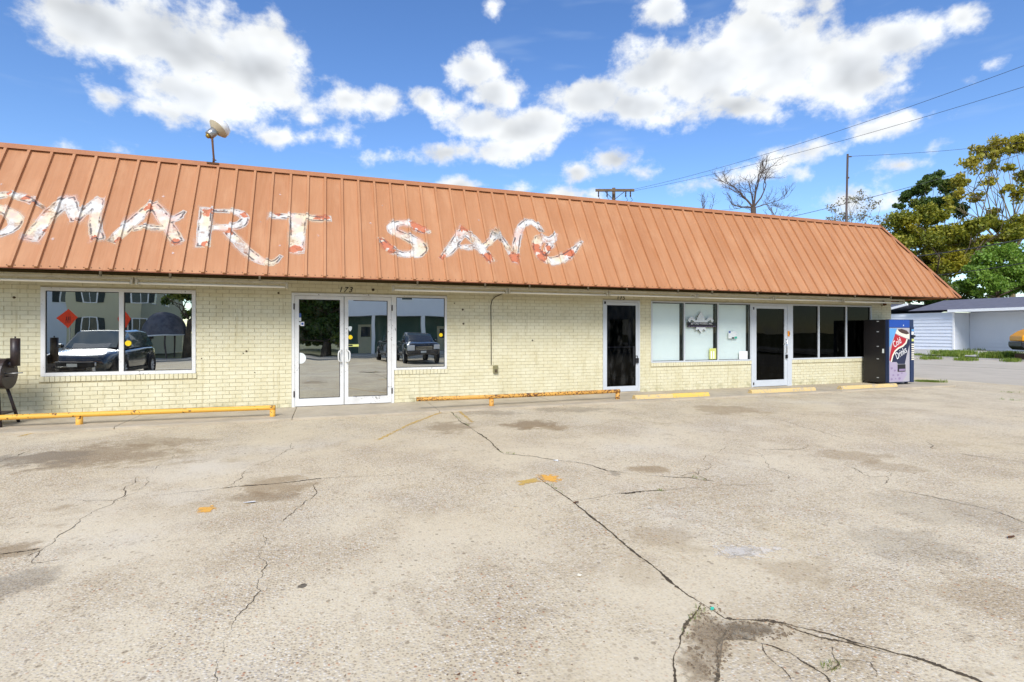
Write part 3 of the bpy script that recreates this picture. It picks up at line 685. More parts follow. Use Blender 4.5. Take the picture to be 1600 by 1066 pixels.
MB().box(D3[0] + .03, D3[0] + .07, -0.03, -0.021, ZT - .1, ZT - .04).build('hinge', 'black_plastic', d3)
# office door
m = MB(); m.box(WB[1] + .003, WB[1] + .07, -0.02, 0.06, 0, ZT); m.box(D4[1] - .16, D4[1] - .001, -0.02, 0.06, 0, ZT); m.box(WB[1] + .07, D4[1] - .16, -0.019, 0.059, ZT - .05, ZT); m.build('door_frame', 'clean_aluminium', shop)
d4 = leaf(WB[1] + .074, D4[1] - .164, 0.012, ZT - .054, 'clean_aluminium', 'black_glass', 0.10, 0.17, 0.085)
xk = D4[1] - .21
MB().box(D4[1] - .16, D4[1] - .1, -0.04, -0.021, on_y(1233, 525.5, 0).z, on_y(1233, 517.5, 0).z).build('door_buzzer', 'print_orange', d4)
MB().box(D4[1] - .115, D4[1] - .1, -0.045, -0.041, on_y(1233, 523.5, 0).z, on_y(1233, 519.5, 0).z).build('door_buzzer_button', 'print_black', d4)
MB().box(xk - .03, xk + .02, -0.07, -0.013, on_y(1228, 560, 0).z, on_y(1228, 554, 0).z).build('key_box', 'black_plastic', d4, bevel=.01)
disc('lock', xk - .06, on_y(1222, 538, 0).z, -0.014, .03, 'chrome', d4)
MB().tube([(xk - .01, -.014, on_y(1228, 530, 0).z), (xk - .01, -.06, on_y(1228, 531, 0).z), (xk - .01, -.06, on_y(1228, 551, 0).z), (xk - .01, -.014, on_y(1228, 552, 0).z)], .012, 8).build('handle', 'chrome', d4, True)
for zz in (0.1, 2.15): MB().box(WB[1] + .05, WB[1] + .085, -0.03, -0.021, zz - .04, zz + .03).build('hinge', 'black_steel', d4)
# numbers over the doors
text_mesh('house_number', '173', 0.155, 'dark_number', shop, Matrix.Translation((wx(539.5), -0.018, on_y(539, 453.2, 0).z)) @ Matrix.Rotation(R(90), 4, 'X'), 0.004, 0.3, 1.25)
text_mesh('house_number', '175', 0.135, 'dark_number', shop, Matrix.Translation((wx(969.5), -0.018, ZT + 0.055)) @ Matrix.Rotation(R(90), 4, 'X'), 0.004, 0.1, 1.25)
# loose holes and screws left in the wall
for (u, v, r) in ((583, 453, .03), (723, 484, .022), (724, 506, .02), (710, 474, .012), (435, 458, .02), (832, 532, .018), (385, 549, .018), (22, 465, .02), (398, 582, .01), (380, 552, .01), (315, 560, .01), (1378, 478, .02)):
    p = on_y(u, v, -0.013); MB().tube([(p.x, -0.02, p.z), (p.x, 0.0, p.z)], r, 8).build('anchor_hole', 'crack_dirt', wall)
# conduit and outlet
a = [on_y(u, v, -0.03) for u, v in ((793, 455), (785, 459), (774, 464), (768.5, 470), (767, 478), (767.2, 500), (767.5, 530), (767.5, 570))]
MB().tube(a, 0.009, 8).build('conduit', 'cable', shop, True)
p = on_y(773, 577, 0); MB().box(p.x - .05, p.x + .06, -0.075, -0.013, p.z - .085, p.z + .085).build('outlet_box', 'outlet_box', shop, bevel=.012)
MB().box(p.x - .02, p.x + .03, -0.085, -0.0755, p.z - .06, p.z).build('outlet_socket', 'crack_dirt', shop)
p = on_y(1378, 476, 0); MB().tube([(p.x, -.02, p.z + .09), (p.x, -.08, p.z + .05), (p.x, -.09, p.z - .03)], [.03, .045, .05], 10).build('wall_lamp', 'rust', shop, True)

# --- the mansard roof
m = MB()                                     # deck under the sheets and the flat roof behind
y_ = -OV; e = 0.03
def dn(x, s): return tuple(roof_pt(x, s, -e))
m.quad(dn(XL, 0.02), dn(XE - .05, 0.02), dn(XRE - .05, SL - .02), dn(XL, SL - .02))
m.quad((XE - .05, -OV + .03, ZE), (XE - .05, DEPTH, ZE), (XRE - .05, DEPTH, ZR - .04), (XRE - .05, -OV + B, ZR - .04))
m.quad((XL, -OV + B, ZR - .25), (XRE - .05, -OV + B, ZR - .25), (XRE - .05, DEPTH, ZR - .25), (XL, DEPTH, ZR - .25))
roof = m.build('roof', 'roof_trim', shop)
PITCH = 0.325; xa, _s = roof_xs(81, 244)
k0 = math.floor((XL - xa) / PITCH); RIBX = [xa + i * PITCH for i in range(k0 + 1, int((XE - xa) / PITCH) + 1)]
RW, RTW, RH = 0.029, 0.021, 0.038
def smax(x): return SL if x <= XRE else max(0.0, SL * (XE - x) / B)
def sheet_mesh(w0, w1, s00, s11):
    """one flat pan between two ribs, a little dished, 1.2 mm pencil ribs left to the paint"""
    m = MB(); n = 6
    for i in range(n):
        a, b = i / n, (i + 1) / n
        for j in range(2):
            p, q = (w0, (w0 + w1) / 2) if j == 0 else ((w0 + w1) / 2, w1)
            hp, hq = (0, -.003) if j == 0 else (-.003, 0)
            sa = lambda t, x: t * (s00 if x == w0 else s11 if x == w1 else (s00 + s11) / 2)
            m.quad(roof_pt(p, sa(a, p), hp), roof_pt(q, sa(a, q), hq), roof_pt(q, sa(b, q), hq), roof_pt(p, sa(b, p), hp))
    return m
full = None; ribm = None
for x in RIBX:
    s = smax(x)
    # rib
    if s >= SL - 1e-6:
        if ribm is None:
            m = MB(); c = [(-RW, 0), (-RTW, RH), (RTW, RH), (RW, 0)]
            for (a, h), (b, h2) in zip(c, c[1:]): m.quad(roof_pt(a, 0, h), roof_pt(b, 0, h2), roof_pt(b, SL, h2), roof_pt(a, SL, h))
            m.quad(*[roof_pt(a, 0, h) for a, h in c])
            o = m.build('rib', 'roof_paint'); ribm = o.data
        else: o = bpy.data.objects.new('rib', ribm); col.objects.link(o)
        o.location = (x, 0, 0); par(o, roof)
    elif s > 0.05:
        m = MB(); c = [(-RW, 0), (-RTW, RH), (RTW, RH), (RW, 0)]
        for (a, h), (b, h2) in zip(c, c[1:]): m.quad(roof_pt(x + a, 0, h), roof_pt(x + b, 0, h2), roof_pt(x + b, s, h2), roof_pt(x + a, s, h))
        m.build('rib', 'roof_paint', roof)
    a, b = RW, PITCH - RW
    if smax(x + PITCH) >= SL - 1e-6:
        if full is None: o = sheet_mesh(a, b, SL, SL).build('roof_panel', 'roof_paint'); full = o.data
        else: o = bpy.data.objects.new('roof_panel', full); col.objects.link(o)
        o.location = (x, 0, 0); par(o, roof)
    else:
        m = MB(); pts = [(x + a, 0), (min(x + b, XE), 0), (min(x + b, XE), smax(x + b)), (x + a, smax(x + a))]
        if x + a < XRE < x + b: pts.insert(3, (XRE, SL))
        m.quad(*[roof_pt(q, t) for q, t in pts]); m.build('roof_panel', 'roof_paint', roof)
# trim: ridge cap sitting on the ribs, hip cap, drip edge, screws
CAPH = 0.041
m = MB(); a = roof_pt(XL, SL - .105, CAPH); b = roof_pt(XL, SL + .01, CAPH); c = b + Vector((0, .16, 0.0)); d = c + Vector((0, 0, -.02)); e_ = roof_pt(XL, SL - .105, CAPH - .004)
m.prism([a, b, c, d, e_], (XRE - XL + .02, 0, 0)); m.build('ridge_cap', 'roof_trim', roof)
m = MB(); t0 = roof_pt(XRE, SL, CAPH); t1 = roof_pt(XE, 0, CAPH); dv = (t1 - t0).normalized()
sidev = NRM.cross(dv).normalized(); sidev = sidev if sidev.x < 0 else -sidev
m.quad(t0 + sidev * .085 - dv * .05, t1 + sidev * .085, t1 + Vector((.02, 0, 0)), t0 + Vector((.02, 0, .0)) - dv * .05)
n2 = Vector(((ZR - ZE) / SL, 0, B / SL)); s2 = n2.cross(dv).normalized(); s2 = s2 if s2.y > 0 else -s2
m.quad(t0 + Vector((.02, 0, .0)) - dv * .05, t1 + Vector((.02, 0, 0)), t1 + s2 * .1 + Vector((.02, 0, 0)), t0 + s2 * .1 + Vector((.02, 0, 0)))
m.build('hip_cap', 'roof_trim', roof)
m = MB(); m.quad((XE, -OV, ZE), (XE, DEPTH, ZE), (XRE, DEPTH, ZR), (XRE, -OV + B, ZR)); m.build('roof_end_slope', 'roof_paint', roof)
m = MB(); m.box(XL, XE - .02, -OV + .004, -OV + .035, ZE - .016, ZE - .001); m.box(XE - .035, XE - .004, -OV + .036, DEPTH, ZE - .016, ZE - .001); m.build('drip_edge', 'drip_metal', roof)
m = MB()
for x in RIBX:
    if x > XE - .1 or x < -5.5: continue
    for dx in (-.05, .05, .16):
        p = roof_pt(x + dx, .035, .002); m.tube([p, p + NRM * .006], .008, 6)
struct(m.build('screws', 'crack_dirt', roof), 'stuff')
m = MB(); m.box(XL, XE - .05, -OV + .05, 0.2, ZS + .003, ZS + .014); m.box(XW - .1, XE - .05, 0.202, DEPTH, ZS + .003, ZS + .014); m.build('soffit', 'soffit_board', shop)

# --- hand-painted lettering on the sheets
def zB(x, y): return x / 6.4, 280 + y / 6.4
def zC(x, y): return 240 + x / 5.517, 280 + y / 5.517
def zD(x, y): return 570 + x / 4.444, 320 + y / 4.444
SC = {zB: 6.4, zC: 5.517, zD: 4.444}
LET = [
 (zB, [[(310,215,38),(200,178,36),(80,152,30),(-60,175,40),(-130,235,45),(-60,290,40),(60,318,48),(150,380,60),(165,460,48),(80,525,34),(-60,565,30),(-170,540,25)],[(320,220,20),(400,260,12),(445,290,5)]], [(265,185,40),(100,150,25),(335,260,25)]),
 (zB, [[(320,595,66),(420,450,64),(560,290,62),(690,200,42)],[(690,200,46),(740,320,52),(760,405,44)],[(760,405,40),(870,305,40),(1000,205,38)],[(1000,205,38),(965,330,42),(945,450,48),(975,590,52)]], [(470,510,28),(940,600,30)]),
 (zB, [[(1125,620,42),(1210,540,48),(1350,410,46),(1530,255,40)],[(1530,255,42),(1600,340,50),(1672,450,50),(1735,555,50),(1775,620,44)],[(1340,500,22),(1450,482,24),(1640,490,24)],[(1690,420,34),(1790,375,32),(1845,325,14)]], [(1490,290,40),(1190,620,30),(1755,625,40)]),
 (zC, [[(455,262,44),(440,400,48),(428,568,48)],[(520,275,10),(640,275,14),(740,288,26),(795,335,30),(760,388,34),(680,415,30),(520,418,20)],[(650,460,28),(720,540,33),(800,615,33),(880,680,34),(960,722,28),(1040,722,22),(1095,665,10)]], [(465,290,40),(655,460,26),(430,560,26),(785,310,25)]),
 (zC, [[(1012,318,18),(1100,322,22),(1250,320,30),(1400,342,24),(1515,342,22)],[(1250,320,62),(1240,450,56),(1235,622,52)]], [(1420,328,30),(1480,328,34),(1225,605,42),(1070,298,22)]),
 (zD, [[(450,188,5),(400,180,28),(330,138,22),(250,122,14),(190,148,30),(195,190,30),(262,212,26),(340,248,36),(390,300,46),(368,340,34),(280,350,16),(200,325,20),(150,285,26),(112,240,12)]], [(390,160,42),(340,135,24),(140,280,46),(180,320,24)]),
 (zD, [[(530,370,9),(590,320,26),(640,240,28),(690,175,26)],[(690,190,24),(760,240,28),(800,300,26),(880,392,18)],[(650,293,12),(720,296,15),(820,296,18),(870,258,15),(905,205,24)]], [(690,160,26),(850,370,34),(535,365,20)]),
 (zD, [[(900,180,20),(950,240,18),(1000,310,17),(1040,392,14)],[(1040,392,16),(1050,290,20),(1065,200,18),(1092,140,20),(1150,113,18),(1200,148,17),(1228,188,12)]], [(1040,370,34),(955,180,18)]),
 (zD, [[(1325,202,8),(1290,258,28),(1220,230,34),(1188,282,24),(1210,350,24),(1280,395,28),(1350,385,28),(1430,340,24),(1500,262,5)],[(1245,340,18),(1290,275,18)]], [(1195,310,34),(1230,360,30),(1415,335,34),(1270,300,18)]),
]
gx = []
ribarr = np.array(RIBX)
def rib_h(X):
    d = np.min(np.abs(X[:, None] - ribarr[None, :]), axis=1)
    return np.where(d < RTW, RH, np.where(d < RW, RH * (RW - d) / (RW - RTW), 0.0))
for zf, strokes, reds in LET:
    segs = []; allp = []
    for st in strokes:
        P = []; first = len(segs)
        for (x, y, hw) in st:
            u, v = zf(x, y); X, S = roof_xs(u, v); X2, S2 = roof_xs(u + 1, v); X3, S3 = roof_xs(u, v - 1)
            P.append((X, S, hw / SC[zf] * 0.5 * (abs(X2 - X) + abs(S3 - S)) * 0.93))
        # a rounder stroke: Chaikin once
        Q = [P[0]]
        for a, b in zip(P, P[1:]):
            a = np.array(a); b = np.array(b); Q += [tuple(a * .75 + b * .25), tuple(a * .25 + b * .75)]
        Q.append(P[-1]); allp += Q
        segs += [(p_, q_, i == 0, i == len(Q) - 2) for i, (p_, q_) in enumerate(zip(Q, Q[1:]))]
    A = np.array(allp); x0, x1 = A[:, 0].min() - .35, A[:, 0].max() + .35; s0, s1 = max(.05, A[:, 1].min() - .35), min(SL - .13, A[:, 1].max() + .35)
    gxs = np.arange(x0, x1, .014); extra = [x + d for x in RIBX for d in (-RW, -RTW, RTW, RW) if x0 < x + d < x1]; gxs = np.unique(np.concatenate([gxs, extra])); gss = np.arange(s0, s1, .014)
    X, S = np.meshgrid(gxs, gss); D = np.full(X.shape, 9.0); RD = np.zeros(X.shape)
    for (a, b, fst, lst) in segs:
        dx, ds = b[0] - a[0], b[1] - a[1]; L2 = dx * dx + ds * ds + 1e-9; L1 = math.sqrt(L2)
        tu = ((X - a[0]) * dx + (S - a[1]) * ds) / L2; t = np.clip(tu, 0, 1)
        dd_ = np.hypot(X - a[0] - t * dx, S - a[1] - t * ds) - (a[2] + t * (b[2] - a[2]))
        if fst: dd_ = np.where(tu < 0, np.maximum(np.abs((X - a[0]) * ds - (S - a[1]) * dx) / L1 - a[2], -tu * L1 - a[2] * .35), dd_)   # brush ends are square
        if lst: dd_ = np.where(tu > 1, np.maximum(np.abs((X - a[0]) * ds - (S - a[1]) * dx) / L1 - b[2], (tu - 1) * L1 - b[2] * .35), dd_)
        D = np.minimum(D, dd_)
    for (x, y, r_) in reds:
        u, v = zf(x, y); cx_, cs_ = roof_xs(u, v); X2, _ = roof_xs(u + r_ / SC[zf], v)
        RD = np.maximum(RD, np.clip(1.5 - np.hypot(X - cx_, S - cs_) / abs(X2 - cx_) * .75, 0, 1))
    Hh = rib_h(gxs)[None, :].repeat(len(gss), 0) + 0.0025
    V = np.stack([X, -OV + SDIR.y * S + NRM.y * Hh, ZE + SDIR.z * S + NRM.z * Hh], -1).reshape(-1, 3)
    ny, nx = X.shape; I = np.arange(ny * nx).reshape(ny, nx)
    keep = (D[:-1, :-1] < .13)
    Fq = np.stack([I[:-1, :-1], I[:-1, 1:], I[1:, 1:], I[1:, :-1]], -1)[keep]
    used = np.unique(Fq); remap = -np.ones(ny * nx, int); remap[used] = np.arange(len(used))
    m = MB(); m.v = V[used].tolist(); m.f = remap[Fq].tolist(); m.at = {'sd': D.reshape(-1)[used].tolist(), 'red': RD.reshape(-1)[used].tolist()}
    m.build('painted_letter', 'sign_paint', roof)
for zf, x, y, r in ((zB, 530, 600, 45), (zC, 85, 150, 36), (zC, 165, 640, 36), (zC, 1095, 130, 40), (zC, 1090, 575, 28), (zC, 1415, 490, 32), (zC, 925, 370, 24), (zD, 40, 130, 20), (zD, 125, 8, 22), (zD, 790, 108, 18), (zB, 12, 50, 40)):
    u, v = zf(x, y); X0, S0 = roof_xs(u, v); X1, _ = roof_xs(u + r / SC[zf], v); rr = abs(X1 - X0)
    m = MB(); ed = []
    for k in range(8):
        an = k * math.pi / 4 + .2; L = rr * (1 if k % 2 == 0 else .7); p = (math.cos(an), math.sin(an))
        h = .004
        m.quad(roof_pt(X0 - p[1] * .012, S0 + p[0] * .012, h), roof_pt(X0 + p[0] * L, S0 + p[1] * L, h), roof_pt(X0 + p[1] * .012, S0 - p[0] * .012, h)); ed += [.6, .15, .6]
    m.at = {'edge': ed}; m.build('painted_star', 'star_paint', roof)
# ------------------------------------------------------------------ things on and in front of the shop
# fluorescent fixtures hung under the soffit
YF = -0.62; FX = [wx(212, YF) - 4.9, wx(212, YF) - 2.45, wx(212, YF)] + [wx(612, YF) + 2.44 * i for i in range(6)]
FL = ['strip lamp over the yard end of the wall beside the smoker', 'strip lamp above the wide two-pane shop window, nearer the smoker', 'strip lamp ending just before the double doors', 'strip lamp above the sidelight of the double doors, first of the long row', 'strip lamp above the blank brick wall with the outlet box', 'strip lamp starting over the barred side door', 'strip lamp above the office windows with white shades', 'strip lamp over the office door', 'strip lamp at the corner above the drinks machine']
for i, x in enumerate(FX):
    L = 2.43
    t = tag(empty('fluorescent_light', (x + L / 2, YF, 2.44)), 'long cream ' + FL[i], 'lamp', 'strip lamps under the eave')
    dz = rng.uniform(-.008, .008)
    m = MB(); m.box(x, x + L, YF - .06, YF + .06, 2.412 + dz, 2.446 + dz); m.build('channel', 'lamp_channel', t)
    for dy in (-.045, .045):
        MB().tube([(x + .05, YF + dy, 2.352 + dz), (x + L - .05, YF + dy, 2.352 + dz)], .019, 10).build('tube', 'lamp_tube', t, True)
    for xx in (x + .01, x + L - .04):
        MB().box(xx, xx + .035, YF - .075, YF + .075, 2.325 + dz, 2.413 + dz).build('lamp_holder', 'lamp_channel', t)
    for xx in (x + .5, x + L - .5): MB().box(xx, xx + .03, YF - .015, YF + .015, 2.45 + dz, ZS + .004).build('hanger', 'lamp_channel', t)

# yellow pipe rails
def rail(name, pts, ends, label, mat):
    t = tag(empty(name, (pts[0][0].x, pts[0][0].y, LOTZ)), label, 'rail', 'yellow pipe rails in front of the shop')
    P = [Vector((p.x, p.y, z)) for p, z in ends]
    MB().tube(P, .042, 14).build('pipe', mat, t, True)
    for g, h in pts: MB().tube([(g.x, g.y, LOTZ - .05), (g.x, g.y, h - .035)], .048, 14).build('post', mat, t, True)
g1 = on_z(124, 667, LOTZ); g2 = on_z(426, 654, LOTZ); dr_ = (g2 - g1).normalized(); H1 = .155
rail('pipe_rail', [(g1 - dr_ * 3.2, H1), (g1, H1), (g2, H1)], [(g1 - dr_ * 3.3, H1), (g1, H1 + .004), (g2 - dr_ * .02, H1), (g2 + dr_ * .045, H1)], 'long yellow painted pipe rail in front of the wide shop window and smoker', 'yellow_paint')
g3 = on_z(768, 637.3, LOTZ); g4 = on_z(965, 626.3, LOTZ); d2 = (g4 - g3).normalized()
ge = on_y(648.5, 629, g3.y - d2.y * 2.0)
rail('pipe_rail', [(g3, H1 + .02), (g4, H1 + .02)], [(g3 - d2 * 1.53, H1 + .05), (g3, H1 + .03), (g4, H1 + .022), (g4 + d2 * .05, H1 + .02)], 'rusty yellow pipe rail with one free end in front of blank brick wall', 'rusty_yellow_paint')
# concrete wheel stops
def wheel_stop(ua, va, ub, vb, label, mats):
    a = on_z(ua, va, LOTZ); b = on_z(ub, vb, LOTZ); L = (b - a).length; d = (b - a).normalized(); n = Vector((-d.y, d.x, 0))
    t = tag(empty('wheel_stop', (a + b) / 2), label, 'wheel stop', 'concrete wheel stops in front of the office')
    prof = [(0, 0), (.015, .075), (.045, .125), (.125, .125), (.155, .075), (.17, 0)]
    for i, mt in enumerate(mats):
        s0 = L * i / len(mats) + (.002 if i else 0); s1 = L * (i + 1) / len(mats)
        m = MB(); m.prism([tuple(a + d * s0 + n * p + UP * q) for p, q in prof], d * (s1 - s0)); m.build('concrete_block', mt, t, bevel=.008)
wheel_stop(993.5, 627, 1109.5, 621.7, 'yellow concrete wheel stop cracked across the middle, beside the pipe rail', ['faded_yellow_concrete', 'bright_yellow_concrete'])
wheel_stop(1176, 617.6, 1276, 612.8, 'faded yellow concrete wheel stop in front of the office door', ['faded_yellow_concrete'])
wheel_stop(1316.5, 611.2, 1403.5, 606.6, 'faded yellow concrete wheel stop in front of the drinks machine', ['faded_yellow_concrete'])

# smoker at the left edge
gx0, gy0 = -4.81, -0.62
t = tag(empty('barrel_smoker', (gx0 - .6, gy0, 0)), 'black steel barrel smoker with chimney stack standing against the brick wall', 'grill')
xe = gx0 - .07; cz_ = 0.83; RB = 0.245; xb = xe - 1.25
n = 28; m = MB()
m.tube([(xb, gy0, cz_), (xe - .03, gy0, cz_)], RB, n, True); b_ = m.build('barrel', 'black_steel', t, False)
m = MB(); m.tube([(xe - .03, gy0, cz_), (xe - .004, gy0, cz_), (xe, gy0, cz_)], [RB + .006, RB + .006, RB - .01], n, True); m.build('end_plate', 'black_steel', t)
m = MB()
for k in range(12):
    a0 = R(-10 + k * 10); a1 = R(-10 + (k + 1) * 10); rr = RB + .008
    m.quad((xb + .15, gy0 - math.cos(a0) * rr, cz_ + math.sin(a0) * rr), (xe - .15, gy0 - math.cos(a0) * rr, cz_ + math.sin(a0) * rr), (xe - .15, gy0 - math.cos(a1) * rr, cz_ + math.sin(a1) * rr), (xb + .15, gy0 - math.cos(a1) * rr, cz_ + math.sin(a1) * rr))
m.build('lid', 'black_steel', t, True)
MB().tube([(xb + .4, gy0 - RB - .07, cz_ + .02), (xe - .4, gy0 - RB - .07, cz_ + .02)], .014, 10).build('lid_handle', 'galvanised', t, True)
MB().tube([(gx0 + .0, gy0, cz_ + .12), (gx0 + .0, gy0, 1.40)], .062, 18).build('chimney', 'black_steel', t, True)
MB().tube([(gx0 - .16, gy0, cz_ + .17), (gx0 - .08, gy0, cz_ + .15), (gx0 + .0, gy0, cz_ + .13)], [.05, .055, .05], 12).build('elbow', 'black_steel', t, True)
MB().tube([(gx0 + .0, gy0, 1.402), (gx0 + .0, gy0, 1.43)], .012, 8).build('chimney_pin', 'black_steel', t, True)
for s_ in (-1, 1):
    for xx, dx in ((xe - .1, .1), (xb + .1, -.1)):
        MB().tube([(xx, gy0 + s_ * .12, cz_ - .2), (xx + dx, gy0 + s_ * .26, 0.002)], .024, 10).build('leg', 'black_steel', t, True)
m = MB(); m.box(xb, xe - .02, gy0 - .2, gy0 + .2, .18, .2); m.build('lower_shelf', 'black_steel', t)
MB().tube([(xe - .02, gy0 - .12, cz_ - .0), (xe + .22, gy0 - .12, cz_ + .015)], .009, 8).build('thermometer_rod', 'galvanised', t, True)
MB().tube([(xe - .02, gy0 - .1, cz_ - .04), (xe + .1, gy0 - .1, cz_ - .04)], .011, 8).build('side_rod', 'black_steel', t, True)

# drinks machine
VX0, VX1, VY0, VY1, VH = 14.93, 15.95, -0.86, -0.1, 1.86
t = tag(empty('vending_machine', ((VX0 + VX1) / 2, (VY0 + VY1) / 2, 0)), 'blue and black drinks machine with red cup picture at the building corner', 'vending machine')
MB().box(VX0, VX1, VY0 + .12, VY1, .05, VH - .005).build('cabinet', 'machine_black', t, bevel=.008)
MB().box(VX0 + .003, VX1 - .003, VY0 + .018, VY0 + .117, .06, VH).build('front_door', 'machine_navy', t, bevel=.01)
for xx in (VX0 + .06, VX1 - .12):
    for yy in (VY0 + .14, VY1 - .1): MB().box(xx, xx + .06, yy, yy + .06, 0.0, .05).build('foot', 'black_steel', t)
m = MB()
for zz in (.18, .72, 1.08, 1.5, 1.8): MB().box(VX0 - .004, VX0 - .0005, VY0 + .3, VY0 + .36, zz, zz + .018).build('side_rivet', 'clean_aluminium', t)
MB().box(VX0 - .006, VX0 - .001, VY0 + .15, VY0 + .2, .9, 1.02).build('side_label', 'print_pale', t)
yv = VY0 + .017
def vz(y): return VH - (y - 140) / 845 * VH
def vxx(x): return VX0 + (x - 485) / 323 * (VX1 - VX0)
def vpoly(name, pts, mat, lay): MB().prism([(vxx(a), yv - lay * .0012, vz(b)) for a, b in pts], (0, .001, 0)).build(name, mat, t)
# the picture panel
vpoly('header_panel', [(492, 146), (752, 146), (752, 244), (492, 244)], 'print_royal', 1)
vpoly('picture_panel', [(492, 250), (752, 250), (752, 948), (492, 948)], 'print_grey', 1)
vpoly('picture_sky', [(493, 255), (590, 255), (560, 340), (525, 430), (493, 500)], 'print_sky', 2)
vpoly('picture_ice', [(493, 690), (575, 680), (600, 760), (590, 840), (560, 944), (493, 944)], 'print_lilac', 2)
vpoly('picture_ice', [(560, 820), (690, 800), (720, 850), (660, 944), (565, 944)], 'print_lilac', 3)
for (a, b, r) in ((520, 770, 16), (560, 800, 14), (600, 860, 16), (650, 835, 12), (540, 860, 14), (620, 905, 18), (520, 910, 14), (570, 905, 10)):
    vpoly('picture_ice_cube', [(a - r, b - r * .5), (a + r * .6, b - r), (a + r, b + r * .4), (a - r * .4, b + r)], 'print_lilac_dark', 4)
vpoly('cup_rim', [(588, 275), (640, 262), (750, 320), (750, 392), (690, 375), (570, 318)], 'print_cream', 3)
vpoly('cup_mouth', [(598, 270), (650, 262), (715, 285), (748, 322), (715, 335), (650, 318), (612, 295)], 'print_brown', 4)
vpoly('cup_red', [(566, 325), (612, 350), (690, 382), (712, 392), (695, 440), (655, 478), (600, 505), (560, 540), (528, 600), (508, 680), (493, 665), (500, 590), (530, 450)], 'print_red', 3)
vpoly('cup_band', [(712, 392), (726, 396), (712, 450), (668, 494), (612, 520), (572, 554), (540, 612), (522, 690), (508, 680), (528, 600), (560, 540), (600, 505), (655, 478), (695, 440)], 'print_cream', 4)
vpoly('cup_navy', [(726, 396), (750, 402), (750, 470), (715, 600), (690, 718), (600, 716), (585, 690), (522, 690), (540, 612), (572, 554), (612, 520), (668, 494), (712, 450)], 'print_navy', 3)
for body, x, y, sz, ang in (('Cold', 588, 440, .215, 26), ('Drinks', 640, 575, .225, 27)):
    text_mesh('picture_lettering', body, sz, 'print_white', t, Matrix.Translation((vxx(x), yv - .008, vz(y))) @ Matrix.Rotation(R(90), 4, 'X') @ Matrix.Rotation(R(ang), 4, 'Z') @ Matrix.Diagonal((0.78, 1.25, 1, 1)), 0.001)
MB().box(vxx(596), vxx(692), yv - .02, yv + .0, vz(815), vz(722)).build('delivery_flap', 'black_plastic', t, bevel=.006)
MB().box(vxx(605), vxx(684), yv - .026, yv - .0205, vz(806), vz(780)).build('flap_lip', 'print_lilac_dark', t)
MB().box(vxx(762), vxx(806), yv - .012, yv, vz(960), vz(240)).build('selection_column', 'machine_navy', t, bevel=.005)
for k in range(8):
    y0 = 455 + k * 28; MB().box(vxx(771), vxx(804), yv - .02, yv - .0125, vz(y0 + 17), vz(y0)).build('selection_button', 'print_cream', t)
MB().box(vxx(772), vxx(800), yv - .018, yv - .0125, vz(292), vz(265)).build('coin_label', 'print_sky', t); MB().box(vxx(772), vxx(798), yv - .018, yv - .0125, vz(338), vz(298)).build('coin_slot', 'print_white', t)
MB().box(vxx(768), vxx(808), yv - .05, yv - .0125, vz(372), vz(345)).build('bill_slot', 'black_plastic', t, bevel=.005); MB().box(vxx(774), vxx(802), yv - .018, yv - .0125, vz(425), vz(392)).build('price_label', 'print_lime', t)
disc('lock', vxx(672), vz(217), yv - .0035, .02, 'clean_aluminium', t)

# floodlight on the ridge
p0 = roof_pt(roof_xs(333, 266)[0], SL - .03, CAPH)
t = tag(empty('floodlight', p0), 'old floodlight with white bowl on a rusty post on the roof ridge', 'floodlight')
zc = (p0 - CAM).dot(FW); pm = zc / F
def fl(du, dv, dd=0): return p0 + RT * (du * pm) + UP * (-dv * pm) + FW * dd
MB().tube([fl(0, 0), fl(.5, -8), fl(-.5, -20), fl(-2, -40)], [.022, .018, .017, .02], 8).build('post', 'rust', t, True)
MB().box(p0.x - .11, p0.x + .09, p0.y - .03, p0.y + .03, p0.z - .012, p0.z + .02).build('base_bracket', 'rust', t)
MB().tube([fl(-1, -8), fl(4, -5)], .012, 6).build('post_clamp', 'rust', t)
ax = ((fl(8.5, -66) - fl(-7.5, -42)).normalized() + FW * .55).normalized(); st_ = fl(-7.5, -44); hd = ax * pm
def along(k): return st_ + ax * (k * pm)
MB().tube([along(-3.5), along(0)], [3.0 * pm, 4.0 * pm], 12).build('socket_cap', 'brass', t, True)
MB().tube([along(0), along(.4), along(13), along(13.6)], [6.0 * pm, 6.6 * pm, 6.9 * pm, 6.2 * pm], 20).build('ballast_housing', 'galvanised', t, True)
MB().tube([along(12.6), along(13.2), along(19), along(19.5)], [6.6 * pm, 8 * pm, 15.3 * pm, 15.8 * pm], 28).build('reflector', 'tan_reflector', t, True)
MB().tube([along(19.5), along(25), along(30), along(33), along(34)], [15.4 * pm, 15.4 * pm, 13.6 * pm, 9 * pm, 2 * pm], 28).build('glass_bowl', 'lamp_bowl', t, True)
MB().tube([fl(-2, -40), along(6) + ax.cross(FW).normalized() * 0], .016, 8).build('yoke', 'rust', t, True)

